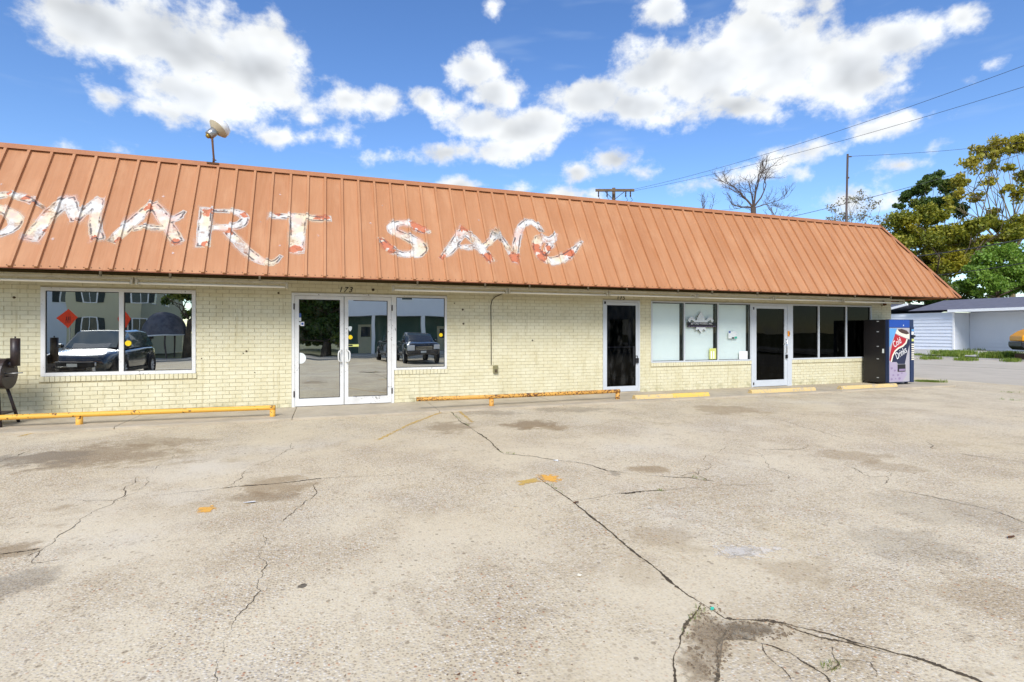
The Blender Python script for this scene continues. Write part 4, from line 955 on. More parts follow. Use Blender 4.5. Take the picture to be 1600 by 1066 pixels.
# ------------------------------------------------------------------ marks, cracks and weeds on the lot
def lotp(u, v, h=0.0): p = on_z(u, v, LOTZ + h); return p
def mark(name, pts_px, mat, cx=None, parent=lot):
    P = [lotp(u, v, .004) for u, v in pts_px]; c = sum(P, Vector()) / len(P)
    m = MB(); rings = 5; n = len(P)
    m.v = [tuple(c)]; ed = [1.0]
    for r_ in range(1, rings + 1):
        for p in P: m.v.append(tuple(c + (p - c) * (r_ / rings * 1.45))); ed.append(1.15 * (1 - r_ / rings))
    for k in range(n): m.f.append((0, 1 + k, 1 + (k + 1) % n))
    for r_ in range(rings - 1):
        for k in range(n): a = 1 + r_ * n + k; b = 1 + r_ * n + (k + 1) % n; m.f.append((a, a + n, b + n, b))
    m.at = {'edge': ed}; return m.build(name, mat, parent)
mark('paint_mark', [(303, 801), (312, 792), (332, 789), (340, 794), (330, 800), (316, 803)], 'orange_mark')
mark('paint_mark', [(838, 742), (852, 741), (872, 742), (878, 750), (868, 755), (848, 754)], 'orange_mark')
mark('paint_mark', [(805, 752), (840, 745), (845, 752), (812, 759)], 'yellow_mark')
mark('paint_mark', [(1108, 850), (1140, 848), (1200, 854), (1232, 856), (1215, 864), (1190, 875), (1135, 874), (1112, 862)], 'white_mark')
mark('paint_mark', [(1125, 852), (1175, 853), (1185, 868), (1140, 870)], 'white_mark')
mark('paint_mark', [(868, 719), (872, 718), (876, 721), (870, 722)], 'white_mark')
mark('silt', [(1098, 950), (1130, 966), (1190, 972), (1235, 984), (1190, 1000), (1140, 992), (1123, 1015), (1121, 1085), (1058, 1085), (1058, 1010), (1074, 975)], 'silt_mark')
mark('silt', [(1125, 968), (1200, 974), (1225, 984), (1180, 998), (1135, 988)], 'silt_mark')
def stripe(pts, wpx, mat):
    P = [lotp(u, v, .004) for u, v in pts]; m = MB(); ed = []
    for a, b in zip(P, P[1:]):
        d = (b - a).normalized(); n_ = Vector((-d.y, d.x, 0)) * wpx; N = max(2, int((b - a).length / .15))
        for i in range(N):
            p, q_ = a + (b - a) * (i / N), a + (b - a) * ((i + 1) / N)
            for s0, s1, e0, e1 in ((-1, 0, 0.1, .75), (0, 1, .75, .1)):
                m.quad(p + n_ * s0, q_ + n_ * s0, q_ + n_ * s1, p + n_ * s1); ed += [e0, e0, e1, e1]
    m.at = {'edge': ed}; return m.build('paint_stripe', mat, lot)
stripe([(440, 655), (560, 648), (700, 640)], .06, 'yellow_mark'); stripe([(700, 640), (640, 663), (590, 688)], .07, 'yellow_mark'); stripe([(715, 640), (738, 660)], .06, 'yellow_mark'); stripe([(30, 682), (70, 672)], .07, 'yellow_mark')

def crack(pts, w0, name='crack', mat='crack_dirt', wig=1.0, h=.003):
    P = [lotp(u, v, h) for u, v in pts]
    # fractal wobble
    for it in range(5):
        Q = []
        for a, b in zip(P, P[1:]):
            d = b - a; n_ = Vector((-d.y, d.x, 0)); Q += [a, (a + b) / 2 + n_ * rng.uniform(-.11, .11) * wig]
        P = Q + [P[-1]]
        if len(P) > 260: break
    m = MB(); L = len(P)
    lo = np.interp(np.arange(L), np.linspace(0, L, 14), nrng.uniform(.15, 1.5, 14)); me_ = np.interp(np.arange(L), np.linspace(0, L, 60), nrng.uniform(.5, 1.5, 60))
    wn = lo * me_ * np.clip(nrng.normal(1, .3, L), .2, 2); wn2 = lo * me_[::-1] * np.clip(nrng.normal(1, .3, L), .2, 2)
    Lf, Rg = [], []
    for i, p in enumerate(P):
        d = (P[min(i + 1, L - 1)] - P[max(i - 1, 0)]).normalized(); n_ = Vector((-d.y, d.x, 0)); tp = min(1, i / 6 + .2, (L - 1 - i) / 6 + .2)
        Lf.append(p + n_ * w0 * wn[i] * tp); Rg.append(p - n_ * w0 * wn2[i] * tp)
    for i in range(L - 1): m.quad(Lf[i], Rg[i], Rg[i + 1], Lf[i + 1])
    return m.build(name, mat, lot)
CR = [([(697,637),(740,672),(787,709)],.022,.35),([(787,709),(840,714),(900,722),(950,736),(1010,742),(1075,746),(1115,752)],.014,.7),([(838,745),(890,780),(960,836),(1020,884),(1075,930),(1132,966)],.016,.25),
 ([(1132,966),(1170,968),(1225,974),(1300,992),(1370,1012),(1440,1030),(1535,1066),(1560,1078)],.02,.6),([(1225,976),(1300,1000),(1385,1020)],.012,.7),([(1095,945),(1072,975),(1058,1015),(1055,1066),(1058,1085)],.014,.6),([(1135,985),(1120,1010),(1118,1066),(1120,1085)],.016,.5),
 ([(1135,985),(1180,1002),(1235,1020),(1290,1055),(1310,1075)],.010,.9),([(1190,1005),(1205,1030),(1240,1066)],.006,.9),([(1300,1010),(1310,1035),(1290,1050)],.006,1.),([(1310,1032),(1360,1035),(1370,1060)],.005,1.),
 ([(345,763),(400,758),(455,753),(503,747)],.020,.5),([(503,747),(560,744),(650,739)],.006,.8),([(345,763),(280,770),(180,782),(110,780)],.006,.9),([(495,752),(470,790),(440,815)],.007,1.),([(455,690),(430,715),(380,740),(350,762)],.006,1.2),
 ([(412,835),(405,870),(410,900),(385,950),(350,1000),(338,1066)],.005,1.2),([(215,745),(170,790),(80,850),(40,870)],.007,1.2),([(0,866),(30,862),(62,857)],.016,.7),([(62,860),(50,880),(100,872)],.006,1.),([(890,783),(940,776),(1000,768),(1060,764),(1130,758),(1220,755)],.007,.8),
 ([(970,771),(1000,768),(1035,766)],.022,.8),([(1062,744),(1085,738),(1105,750)],.008,.8),([(1130,697),(1110,730),(1090,742)],.006,1.2),([(1130,697),(1180,701),(1250,702),(1262,694)],.008,.8),([(1130,697),(1090,690),(1030,675)],.004,1.),
 ([(1180,645),(1240,662),(1320,686),(1345,690)],.006,.8),([(1447,690),(1455,700),(1520,712),(1600,722),(1660,730)],.009,.7),([(1380,757),(1385,745),(1388,735)],.007,1.2),([(1320,727),(1360,745),(1384,744)],.006,1.),([(1370,760),(1480,781),(1560,800),(1620,822)],.008,.8),
 ([(60,700),(0,722),(-40,735)],.010,1.),([(0,664),(120,662),(440,655),(700,640),(900,630)],.006,.15),([(1447,690),(1480,688)],.006,.8),([(1180,705),(1200,730),(1235,750)],.004,1.3),([(800,684),(870,676),(980,655)],.004,.7),([(1520,646),(1560,650),(1600,651)],.012,.8),([(270,700),(240,740),(190,780)],.004,1.1)]
for pts, w0, wig in CR: crack(pts, w0 * (.46 if w0 > .01 else .42), wig=wig, mat='crack_dirt' if w0 > .009 else 'hairline_dirt')
# silt and gravel in the broken corner
def rubble(cu, cv, ru, rv, n, smin, smax_, mat, name):
    m = MB()
    for i in range(n):
        a = rng.uniform(0, 2 * math.pi); r_ = math.sqrt(rng.random()); p = lotp(cu + ru * r_ * math.cos(a), cv + rv * r_ * math.sin(a)); s_ = rng.uniform(smin, smax_); an = rng.uniform(0, 3)
        b = [(math.cos(an + k * 2.1) * s_ * rng.uniform(.7, 1.2), math.sin(an + k * 2.1) * s_) for k in range(3)]
        i0 = len(m.v); m.v += [(p.x + x, p.y + y, p.z + .001) for x, y in b] + [(p.x, p.y, p.z + s_ * .8)]; m.f += [(i0, i0 + 1, i0 + 3), (i0 + 1, i0 + 2, i0 + 3), (i0 + 2, i0, i0 + 3)]
    struct(m.build(name, mat, lot), 'stuff')
simple('gravel', srgb(150, 132, 108), 0.9, var=0.5, scale=30, c2=srgb(92, 78, 62))
rubble(1105, 1000, 40, 60, 260, .004, .013, 'gravel', 'loose_gravel'); rubble(1180, 985, 70, 16, 200, .004, .012, 'gravel', 'loose_gravel'); rubble(900, 900, 800, 200, 500, .002, .007, 'gravel', 'loose_gravel')
# dead leaves and scraps
for (u, v, mt, s_) in ((1015, 795, 'print_cream', .02), (905, 900, 'print_cream', .016), (1113, 953, 'print_teal', .012), (868, 720, 'print_white', .035), (1580, 840, 'rust', .03), (805, 792, 'print_cream', .02), (900, 786, 'rust', .03), (390, 786, 'print_white', .04), (716, 1056, 'rust', .009), (811, 1054, 'rust', .011)):
    p = lotp(u, v, .004); an = rng.uniform(0, 3); m = MB(); pp = []
    for k in range(6): pp.append((p.x + math.cos(an + k * 1.05) * s_ * (1.0 if k % 3 else 1.7), p.y + math.sin(an + k * 1.05) * s_ * rng.uniform(.5, .8), p.z + rng.uniform(.002, .014)))
    m.quad(*pp); o_ = m.build('litter_scrap', mt, lot)
def tuft(m, p, n, h, spread, tone):
    for i in range(n):
        a = rng.uniform(0, 2 * math.pi); r_ = spread * math.sqrt(rng.random()); q_ = Vector((p.x + math.cos(a) * r_, p.y + math.sin(a) * r_, p.z)); hh = h * rng.uniform(.4, 1.1); ln = Vector((rng.uniform(-1, 1), rng.uniform(-1, 1), 0)) * hh * .5; w_ = Vector((math.cos(a + 1), math.sin(a + 1), 0)) * hh * .07
        i0 = len(m.v); m.v += [tuple(q_ - w_), tuple(q_ + w_), tuple(q_ + ln * .4 + UP * hh * .65 + w_ * .7), tuple(q_ + ln + UP * hh), tuple(q_ + ln * .4 + UP * hh * .65 - w_ * .7)]; m.f.append((i0, i0 + 1, i0 + 2, i0 + 3, i0 + 4)); tone += [rng.random()] * 5
def weeds(name, spots, label=None):
    m = MB(); tn = []
    for p, n_, h, sp in spots: tuft(m, p, n_, h, sp, tn)
    m.at = {'tone': tn}; o_ = m.build(name, 'grass_blade'); struct(o_, 'stuff'); o_['label'] = label; o_['category'] = 'weeds'; return o_
sp = []
for a, b, n_ in (((705, 645), (735, 668), 12), ((784, 707), (812, 711), 6), ((1100, 945), (1062, 1000), 8), ((1290, 1045), (1315, 1035), 6), ((1030, 767), (1036, 766), 3), ((1075, 744), (1110, 752), 4), ((845, 748), (880, 772), 4)):
    for i in range(n_):
        f_ = rng.random(); sp.append((lotp(a[0] + (b[0] - a[0]) * f_, a[1] + (b[1] - a[1]) * f_), 9, .022, .03))
weeds('crack_weeds', sp, 'small green weeds growing in the cracks of the concrete lot')
sp = []
for i in range(60): f_ = rng.random(); sp.append((lotp(1430 + 36 * f_, 596.5 + 1.2 * f_ ** 2 + rng.uniform(-.3, .3)), 14, .07, .12))
for u, v in ((1471, 597.4), (1473, 597.6)): sp.append((lotp(u, v), 30, .1, .12))
for i in range(16): f_ = rng.random(); sp.append((lotp(1560 + 70 * f_, 613 + 1.5 * f_), 8, .04, .1))
for u, v in ((1566, 624.6), (1584, 626), (1588, 626.3)): sp.append((lotp(u, v), 14, .05, .1))
weeds('lot_edge_weeds', sp, 'low green weeds along the lot edge beside the drinks machine')
sp = []
for u0, u1, v, n_, h in ((1460, 1520, 554.5, 90, .35), (1535, 1590, 559, 90, .4), (1480, 1500, 558, 30, .35), (1440, 1465, 561.5, 30, .2), (1498, 1522, 563.5, 40, .2), (1572, 1590, 565, 26, .2), (1562, 1580, 547.5, 25, .45), (1450, 1462, 545, 16, .4), (1400, 1640, 556, 60, .2), (1510, 1540, 547, 20, .25)):
    for i in range(n_): sp.append((on_z(rng.uniform(u0, u1), v + rng.gauss(0, .5), -.05), 16, h, .3))
weeds('verge_grass', sp, 'green grass clumps along the kerb across the side street')
# ------------------------------------------------------------------ beyond: garage, trees, poles, machine
def lap_siding(m, a, b, z0, z1, step=.2, out=.025, nrm=None):
    """horizontal boards between plan points a and b, each leaning out at its foot"""
    a = Vector(a); b = Vector(b); n_ = nrm; z = z0
    while z < z1 - .01:
        t_ = min(z + step, z1)
        m.quad(a + n_ * out + UP * z, b + n_ * out + UP * z, b + UP * t_, a + UP * t_); m.quad(a + UP * z, b + UP * z, b + n_ * out + UP * z, a + n_ * out + UP * z)
        z = t_
GX = 49.7; GY = on_z(1497, 547, -.02).y; gz = on_y(1497, 488, GY).z
t = tag(empty('garage', (GX + 4, GY + 3, -.02)), 'white board sided garage with grey shingle roof across the side street', 'garage')
m = MB(); nx = Vector((-1, 0, 0))
lap_siding(m, (GX, GY, 0), (GX, GY + 8.5, 0), -.02, gz, .29, .06, nx); m.box(GX + .03, GX + 9, GY + .02, GY + 8.5, -.1, gz - .02); m.build('wall', 'white_siding', t)
m = MB(); RX = GX + 2.2; lap_siding(m, (RX, GY - 14, 0), (RX, GY, 0), -.02, gz, .29, .06, nx); m.box(RX + .03, RX + 7, GY - 14, GY, -.1, gz - .02); m.build('recessed_wall', 'white_siding', t)
MB().box(GX - .06, GX + .08, GY - .12, GY + .0, -.02, gz).build('corner_post', 'white_trim', t)
MB().box(GX - .5, GX - .42, GY - 14.5, GY + .1, gz - .02, gz + .2).build('fascia', 'white_trim', t)
m = MB(); m.box(GX - .42, RX, GY - 14.5, GY + .05, gz + .02, gz + .06); m.build('soffit', 'white_trim', t)
m = MB(); zr_ = on_y(1590, 472.5, GY - 4).z; zr_ = gz + 1.25
m.prism([(GX - .5, GY + 3.3, gz + .2), (GX + 4.3, GY + 3.3, zr_), (GX + 9.5, GY + 3.3, gz + .2)], (0, -18, 0)); m.build('roof', 'shingle', t)
# gable roof of the house joined to it
m = MB(); y0 = GY + 3.3; yr = GY + 6.6
MB().prism([(GX - .55, y0 - .05, gz + .1), (GX - .55, y0 + 1.9, gz + .62), (GX - .55, y0 + 1.9, gz + .78), (GX - .55, y0 - .05, gz + .26)], (.12, 0, 0))
m.prism([(GX - .5, y0 + .15, gz + .85), (GX - .5, y0 + 3.2, gz + .2), (GX - .5, y0 + 9.5, gz + .2), (GX - .5, y0 + 6, gz + 1.1)], (9, 0, 0)); m.build('roof', 'shingle', t)
m = MB(); A = (GX - .62, y0 + .05, gz + .90); Bq = (GX - .62, y0 + 3.2, gz + .22); C = (GX - .62, y0 + 9.5, gz + .22)
m.prism([A, Bq, C, (C[0], C[1], C[2] - .2), (Bq[0], Bq[1] - .05, Bq[2] - .2), (A[0], A[1] - .1, A[2] - .17)], (.14, 0, 0)); m.build('rake_board', 'white_trim', t)

# orange-hooded machine cut by the frame
c0 = on_z(1577, 562, LOTZ); tz = LOTZ
t = tag(empty('compressor_trailer', c0 + RT * 2.15, -PSI - .4), 'orange and black machine trailer parked on the verge across the side street', 'trailer')
L2 = 2.8
def loc(x, y, z): return (x, y, z)
def tb(mbx, name, mat, **k):
    o_ = mbx.build(name, mat, None, **k); o_.parent = t; return o_
m = MB(); m.prism([(-1.4, -.75, 1.02), (-1.4, -.75, 1.30), (-1.05, -.75, 1.58), (-.7, -.75, 1.74), (.9, -.75, 1.74), (1.3, -.75, 1.5), (1.4, -.75, 1.02)], (0, 1.5, 0)); tb(m, 'hood', 'orange_hood', bevel=.06)
m = MB(); m.prism([(-1.43, -.78, .72), (-1.43, -.78, 1.0), (1.43, -.78, 1.0), (1.43, -.78, .55), (-1.25, -.78, .52)], (0, 1.56, 0)); tb(m, 'chassis', 'black_plastic', bevel=.04)
for y in (-.82, .62): tb(MB().tube([(.2, y, .36), (.2, y + .2, .36)], .36, 20), 'wheel', 'rubber')
m = MB(); m.box(-1.2, -.75, -.6, .6, 0.0, .3); tb(m, 'timber_block', 'rust')
tb(MB().box(-.9, -.8, -.1, .1, .3, .55), 'jack_stand', 'black_steel')
tb(MB().tube([(1.4, 0, .6), (2.4, 0, .5)], .05, 8), 'drawbar', 'black_steel')

# poles and wires
def pole(name, u, v, Z, label, lean=0.0, r0=.14, r1=.1, mat='pole_wood'):
    p = at_depth(u, v, Z); t = tag(empty(name, (p.x + lean, p.y, LOTZ)), label, 'pole')
    MB().tube([(p.x + lean, p.y, LOTZ - .3), (p.x, p.y, p.z)], [r0, r1], 12).build('mast', mat, t, True); return t, p
t, pp = pole('utility_pole', 959, 294, 31, 'wooden utility pole with crossarm rising behind the shop roof')
ca = at_depth(930.5, 299, 31); cb = at_depth(991, 299, 30.6)
d = (cb - ca).normalized(); sd_ = Vector((d.y, -d.x, 0)); m = MB(); a0 = ca + sd_ * .16; b0 = cb + sd_ * .16
m.prism([a0 - UP * .07, a0 + UP * .07, a0 + UP * .07 + sd_ * .1, a0 - UP * .07 + sd_ * .1], b0 - a0); m.build('crossarm', 'pole_wood', t)
for f_, e in ((.25, .5), (.75, .5)):
    MB().tube([a0 + (b0 - a0) * f_ - UP * .06, pp - UP * .75 + sd_ * .16], .018, 6).build('brace', 'steel_pole', t)
for f_ in (.08, .3, .78, .9):
    q_ = a0 + (b0 - a0) * f_; MB().tube([q_ - UP * .07, q_ - UP * .16, q_ - UP * .2, q_ - UP * .34, q_ - UP * .37], [.03, .05, .03, .05, .02], 8).build('insulator', 'insulator', t, True)
    MB().tube([q_ - UP * .37, q_ - UP * .55 + d * .12, q_ - UP * .7 - d * .05], .014, 6).build('jumper_wire', 'wire', t)
for f_ in (.1, .93):
    q_ = a0 + (b0 - a0) * f_; MB().tube([q_ + UP * .07, q_ + UP * .1], [.03, .02], 8).build('pin', 'insulator', t)
t2, p2 = pole('antenna_mast', 1324.5, 241, 25, 'thin dark steel mast with wire at its top behind the roof', lean=-.3, r0=.05, r1=.045, mat='steel_pole')
MB().tube([p2 - UP * .12, p2 - UP * .12 + RT * .18], .03, 6).build('bracket', 'steel_pole', t2)
MB().tube([p2 - UP * 1.1, p2 - UP * 1.16], .07, 8).build('clamp', 'steel_pole', t2)
def line(a, b, sag, label, r):
    P = []
    for i in range(25): f_ = i / 24; P.append(a + (b - a) * f_ - UP * sag * 4 * f_ * (1 - f_))
    tag(MB().tube(P, r, 6).build('power_line', 'wire', None, True), label, 'wire', 'overhead wires')
line(at_depth(990, 296, 30.8), at_depth(1720, 58, 14), .35, 'upper overhead wire running from the utility pole crossarm', .007)
line(at_depth(992, 298, 30.8), at_depth(1720, 98, 15), .3, 'lower overhead wire running from the utility pole crossarm', .007)
line(p2 - UP * .1 + RT * .15, at_depth(1720, 203, 30), .25, 'thin wire strung from the top of the steel mast', .008)
line(at_depth(1200, 347, 40), at_depth(1720, 200, 40), .4, 'thin wire passing behind the steel mast and in front of trees', .018)
line(at_depth(1390, 405, 38), at_depth(1720, 347, 30), .25, 'thick cable crossing the trees above the roof corner', .035)
line(at_depth(1430, 433, 38), at_depth(1720, 388, 30), .2, 'thin cable crossing the trees just under the thick one', .022)

# --- trees
def leaves(m_v, m_f, tone, c, rad, n, size, flat=.8):
    d = nrng.normal(size=(n, 3)); d /= np.linalg.norm(d, axis=1)[:, None]; r = nrng.random(n) ** .45
    P = np.array(c) + d * r[:, None] * np.array([rad, rad, rad * flat])
    a = nrng.normal(size=(n, 3)); a /= np.linalg.norm(a, axis=1)[:, None]; b = np.cross(a, nrng.normal(size=(n, 3))); b /= np.linalg.norm(b, axis=1)[:, None]
    s_ = size * nrng.uniform(.55, 1.2, n)[:, None]
    V = np.stack([P - a * s_ * .5, P + b * s_ * .32, P + a * s_ * .55, P - b * s_ * .32], 1).reshape(-1, 3)
    i0 = sum(len(q_) for q_ in m_v); m_v.append(V); m_f.append(np.arange(i0, i0 + 4 * n).reshape(-1, 4)); tone.append(np.repeat(nrng.random(n), 4))
def limb(m, a, b, r0, r1, bend=.12, n=6):
    a = Vector(a); b = Vector(b); L = (b - a).length; off = Vector((rng.gauss(0, 1), rng.gauss(0, 1), rng.gauss(0, .5))) * L * bend; off2 = Vector((rng.gauss(0, 1), rng.gauss(0, 1), 0)) * L * bend * .5
    P = [a, a + (b - a) * .33 + off, a + (b - a) * .67 + off * .7 + off2, b]
    m.tube(P, [r0, r0 * .75 + r1 * .25, r0 * .4 + r1 * .6, r1], n); return P
def tree(name, base, clumps, label, lmat, bmat='bark', lsize=.3, dens=260, r0=.3, fork=.45, twigs=2, flat=.75):
    """base in plan; clumps = (centre, radius); every clump hangs on a limb of its own"""
    base = Vector(base); t = tag(empty(name, base), label, 'tree')
    top = sum((Vector(c) for c, r in clumps), Vector()) / len(clumps); zmax = max(c[2] + r for c, r in clumps)
    fk = Vector((base.x + (top.x - base.x) * .4, base.y + (top.y - base.y) * .4, base.z + (zmax - base.z) * fork))
    m = MB(); limb(m, base - UP * .3, fk, r0, r0 * .7, .03, 10)
    mv, mf, tn = [], [], []
    for c, r in clumps:
        c = Vector(c); P = limb(m, fk if c.z > fk.z else base + (fk - base) * .8, c, r0 * .22, r0 * .05, .1)
        for k in range(twigs): e = c + Vector((rng.gauss(0, .5), rng.gauss(0, .5), rng.gauss(.2, .4))) * r; limb(m, P[2], e, r0 * .10, r0 * .025, .12, 5)
        nsub = max(5, int(5 + r * 2.5))
        for k in range(nsub):
            v_ = Vector((rng.gauss(0, 1), rng.gauss(0, 1), rng.gauss(0, 1))).normalized() * r * rng.uniform(.3, .95); v_.z *= flat
            leaves(mv, mf, tn, c + v_, r * rng.uniform(.4, .75), int(6.5 * dens * r * r / nsub), lsize, flat)
    m.build('trunk', bmat, t, True)
    me = MB(); me.v = np.concatenate(mv).tolist(); me.f = np.concatenate(mf).tolist(); me.at = {'tone': np.concatenate(tn).tolist()}
    me.build('crown', lmat, t); return t
def cl(lst, Z, dz=2.0):
    return [(tuple(at_depth(u, v, Z + rng.uniform(-dz, dz))), r * Z / F) for u, v, r in lst]
def gnd(u, Z): p = at_depth(u, 500, Z); return (p.x, p.y, -.1)
tree('yellow_tree', gnd(1592, 62), cl([(u_, v_, r_ * 1.25) for u_, v_, r_ in [(1500,280,13),(1520,255,14),(1535,235,13),(1560,228,14),(1585,225,16),(1610,222,18),(1640,230,18),(1500,300,10),(1548,262,8),(1575,262,9),(1603,270,13),(1630,280,20),(1545,285,8),(1570,295,8),(1598,305,12),(1525,310,9),(1550,330,10),(1620,340,22),(1560,240,10),(1480,318,8)]], 62), 'tall open yellow-leaved tree with bare limbs showing', 'leaf_yellow', 'pale_bark', .40, 46, .36, .40, 3)
tree('dark_tree', gnd(1462, 66), cl([(1418,308,12),(1432,298,14),(1448,288,15),(1462,280,14),(1478,292,16),(1492,312,14),(1405,322,8),(1440,318,14),(1470,318,18),(1500,330,14)], 66), 'dark evergreen tree rising behind the yellow bushy one', 'leaf_dark', 'bark', .38, 125, .35)
tree('olive_tree', gnd(1440, 60), cl([(1412,345,22),(1440,335,20),(1465,340,20),(1395,378,20),(1425,372,28),(1462,372,28),(1495,360,22),(1520,352,20),(1410,400,22),(1450,405,30),(1490,395,28),(1530,378,20),(1475,420,22),(1560,355,16),(1585,365,18),(1575,395,18),(1540,345,16),(1600,350,18),(1555,378,20),(1505,415,20),(1430,425,20),(1515,390,22),(1470,395,24)], 60), 'broad yellow-green tree leaning over the roof corner', 'leaf_olive', 'bark', .34, 110, .4)
tree('green_tree', gnd(1560, 56), cl([(1560,395,18),(1585,395,22),(1530,412,20),(1560,420,26),(1595,420,28),(1515,432,18),(1545,445,22),(1580,450,26),(1610,440,24),(1500,450,14),(1530,465,16)], 56), 'bright green bushy tree right behind the garage roof', 'leaf_green', 'bark', .3, 130, .3)
tree('dark_tree', gnd(1470, 58), cl([(1440,440,20),(1470,445,22),(1500,455,18),(1455,468,18),(1485,472,16),(1420,460,18),(1400,470,16),(1385,475,16),(1520,474,14),(1550,476,14)], 58), 'low dark green tree filling the gap above the garage gable', 'leaf_dark', 'bark', .3, 150, .25)
tree('sparse_tree', gnd(1335, 44), cl([(1300,325,12),(1325,312,12),(1345,308,14),(1368,318,12),(1295,345,12),(1320,338,14),(1350,335,14),(1375,345,12),(1340,355,14)], 44, 1), 'thin half-bare tree beside the steel mast', 'leaf_sparse', 'bare_bark', .17, 42, .16, .35, 4)
# leafless ones
def bare(name, u0, v0, Z, label, spec, r0, depth=4):
    base = Vector(gnd(u0, Z)); t = tag(empty(name, base), label, 'tree'); m = MB()
    k0 = at_depth(u0, v0, Z); m.tube([base - UP * .3, (base + k0) / 2 + RT * .1, k0], [r0, r0 * .9, r0 * .8], 10)
    def grow(a, dirv_, L, r, lev):
        d = dirv_.normalized(); P = [a]; c = a
        for i in range(4): d = (d + Vector((rng.gauss(0, .2), rng.gauss(0, .2), rng.gauss(.06, .16)))).normalized(); c = c + d * L / 4; P.append(c)
        m.tube(P, [r * (1 - .14 * i) for i in range(5)], 6 if lev < 2 else 4)
        if lev >= depth: return
        for i in range(1, 5):
            for k in range(2 if (i == 4 or lev > 1) else 1):
                if rng.random() < .74: grow(P[i], (d + Vector((rng.gauss(0, .55), rng.gauss(0, .55), rng.gauss(.1, .4)))), L * rng.uniform(.45, .72), max(r * .42, .008), lev + 1)
    for (u, v, rr) in spec:
        e = at_depth(u, v, Z + rng.uniform(-.5, .5)); grow(k0, e - k0, (e - k0).length * .72, rr * .8, 1)
    m.build('branches', 'bare_bark', t, False)
bare('bare_tree', 1177, 325, 36, 'leafless grey tree forking above the roof ridge', [(1140, 275, .10), (1135, 308, .08), (1190, 258, .11), (1210, 285, .08), (1225, 300, .05), (1165, 270, .08)], .22, 4)
bare('bare_tree', 1212, 350, 38, 'low leafless shrub-like tree next to the forked bare one', [(1205, 315, .05), (1228, 305, .06), (1240, 320, .04), (1195, 325, .04)], .12, 3)
bare('bare_tree', 1104, 345, 40, 'small pale leafless tree barely showing over the ridge', [(1090, 315, .05), (1110, 300, .06), (1120, 308, .05), (1080, 325, .04)], .12, 3)

# ------------------------------------------------------------------ what stands behind the camera and shows in the shop glass
def wheel(parent, x, y, r, side, wd=.23):
    w_ = MB(); n = 28; prof = [(r * .62, 0), (r * .9, 0), (r, .04), (r, wd - .04), (r * .9, wd), (r * .62, wd)]
    i0 = 0
    for k in range(n):
        a = 2 * math.pi * k / n
        for rr, yy in prof: w_.v.append((x + rr * math.cos(a), y + side * (wd - yy), r + rr * math.sin(a)))
    q_ = len(prof)
    for k in range(n):
        for j in range(q_ - 1): a = k * q_ + j; b = ((k + 1) % n) * q_ + j; w_.f.append((a, b, b + 1, a + 1))
    tw = w_.build('wheel', 'rubber'); tw.parent = parent
    rm = MB()
    for k in range(10):
        a = 2 * math.pi * k / 10; rm.prism([(x + math.cos(a + da) * rr, y + side * (wd - .03), r + math.sin(a + da) * rr) for da, rr in ((-.5, .05), (-.1, r * .62), (.1, r * .62), (.5, .05))], (0, side * .015, 0))
    rm.tube([(x, y + side * (wd - .06), r), (x, y + side * (wd - .05), r)], r * .63, 24)
    o_ = rm.build('rim', 'clean_aluminium'); o_.parent = tw
def loft(secs, close=True):
    m = MB(); n = len(secs[0])
    for s_ in secs: m.v += s_
    for k in range(len(secs) - 1):
        for j in range(n - 1): a = k * n + j; m.f.append((a, a + n, a + n + 1, a + 1))
    if close: m.f.append(tuple(range(n))); m.f.append(tuple((len(secs) - 1) * n + j for j in reversed(range(n))))
    return m
def body_sec(x, w, zb, zt, crown=.03, tuck=.06):
    half = [(w * .82, zb), (w - .02, zb + .09), (w, zb + (zt - zb) * .45), (w - .015, zt - .14), (w - tuck, zt - .03), (w * .72, zt + crown * .6), (w * .35, zt + crown)]
    return [(x, -a, b) for a, b in half] + [(x, a, b) for a, b in reversed(half)]
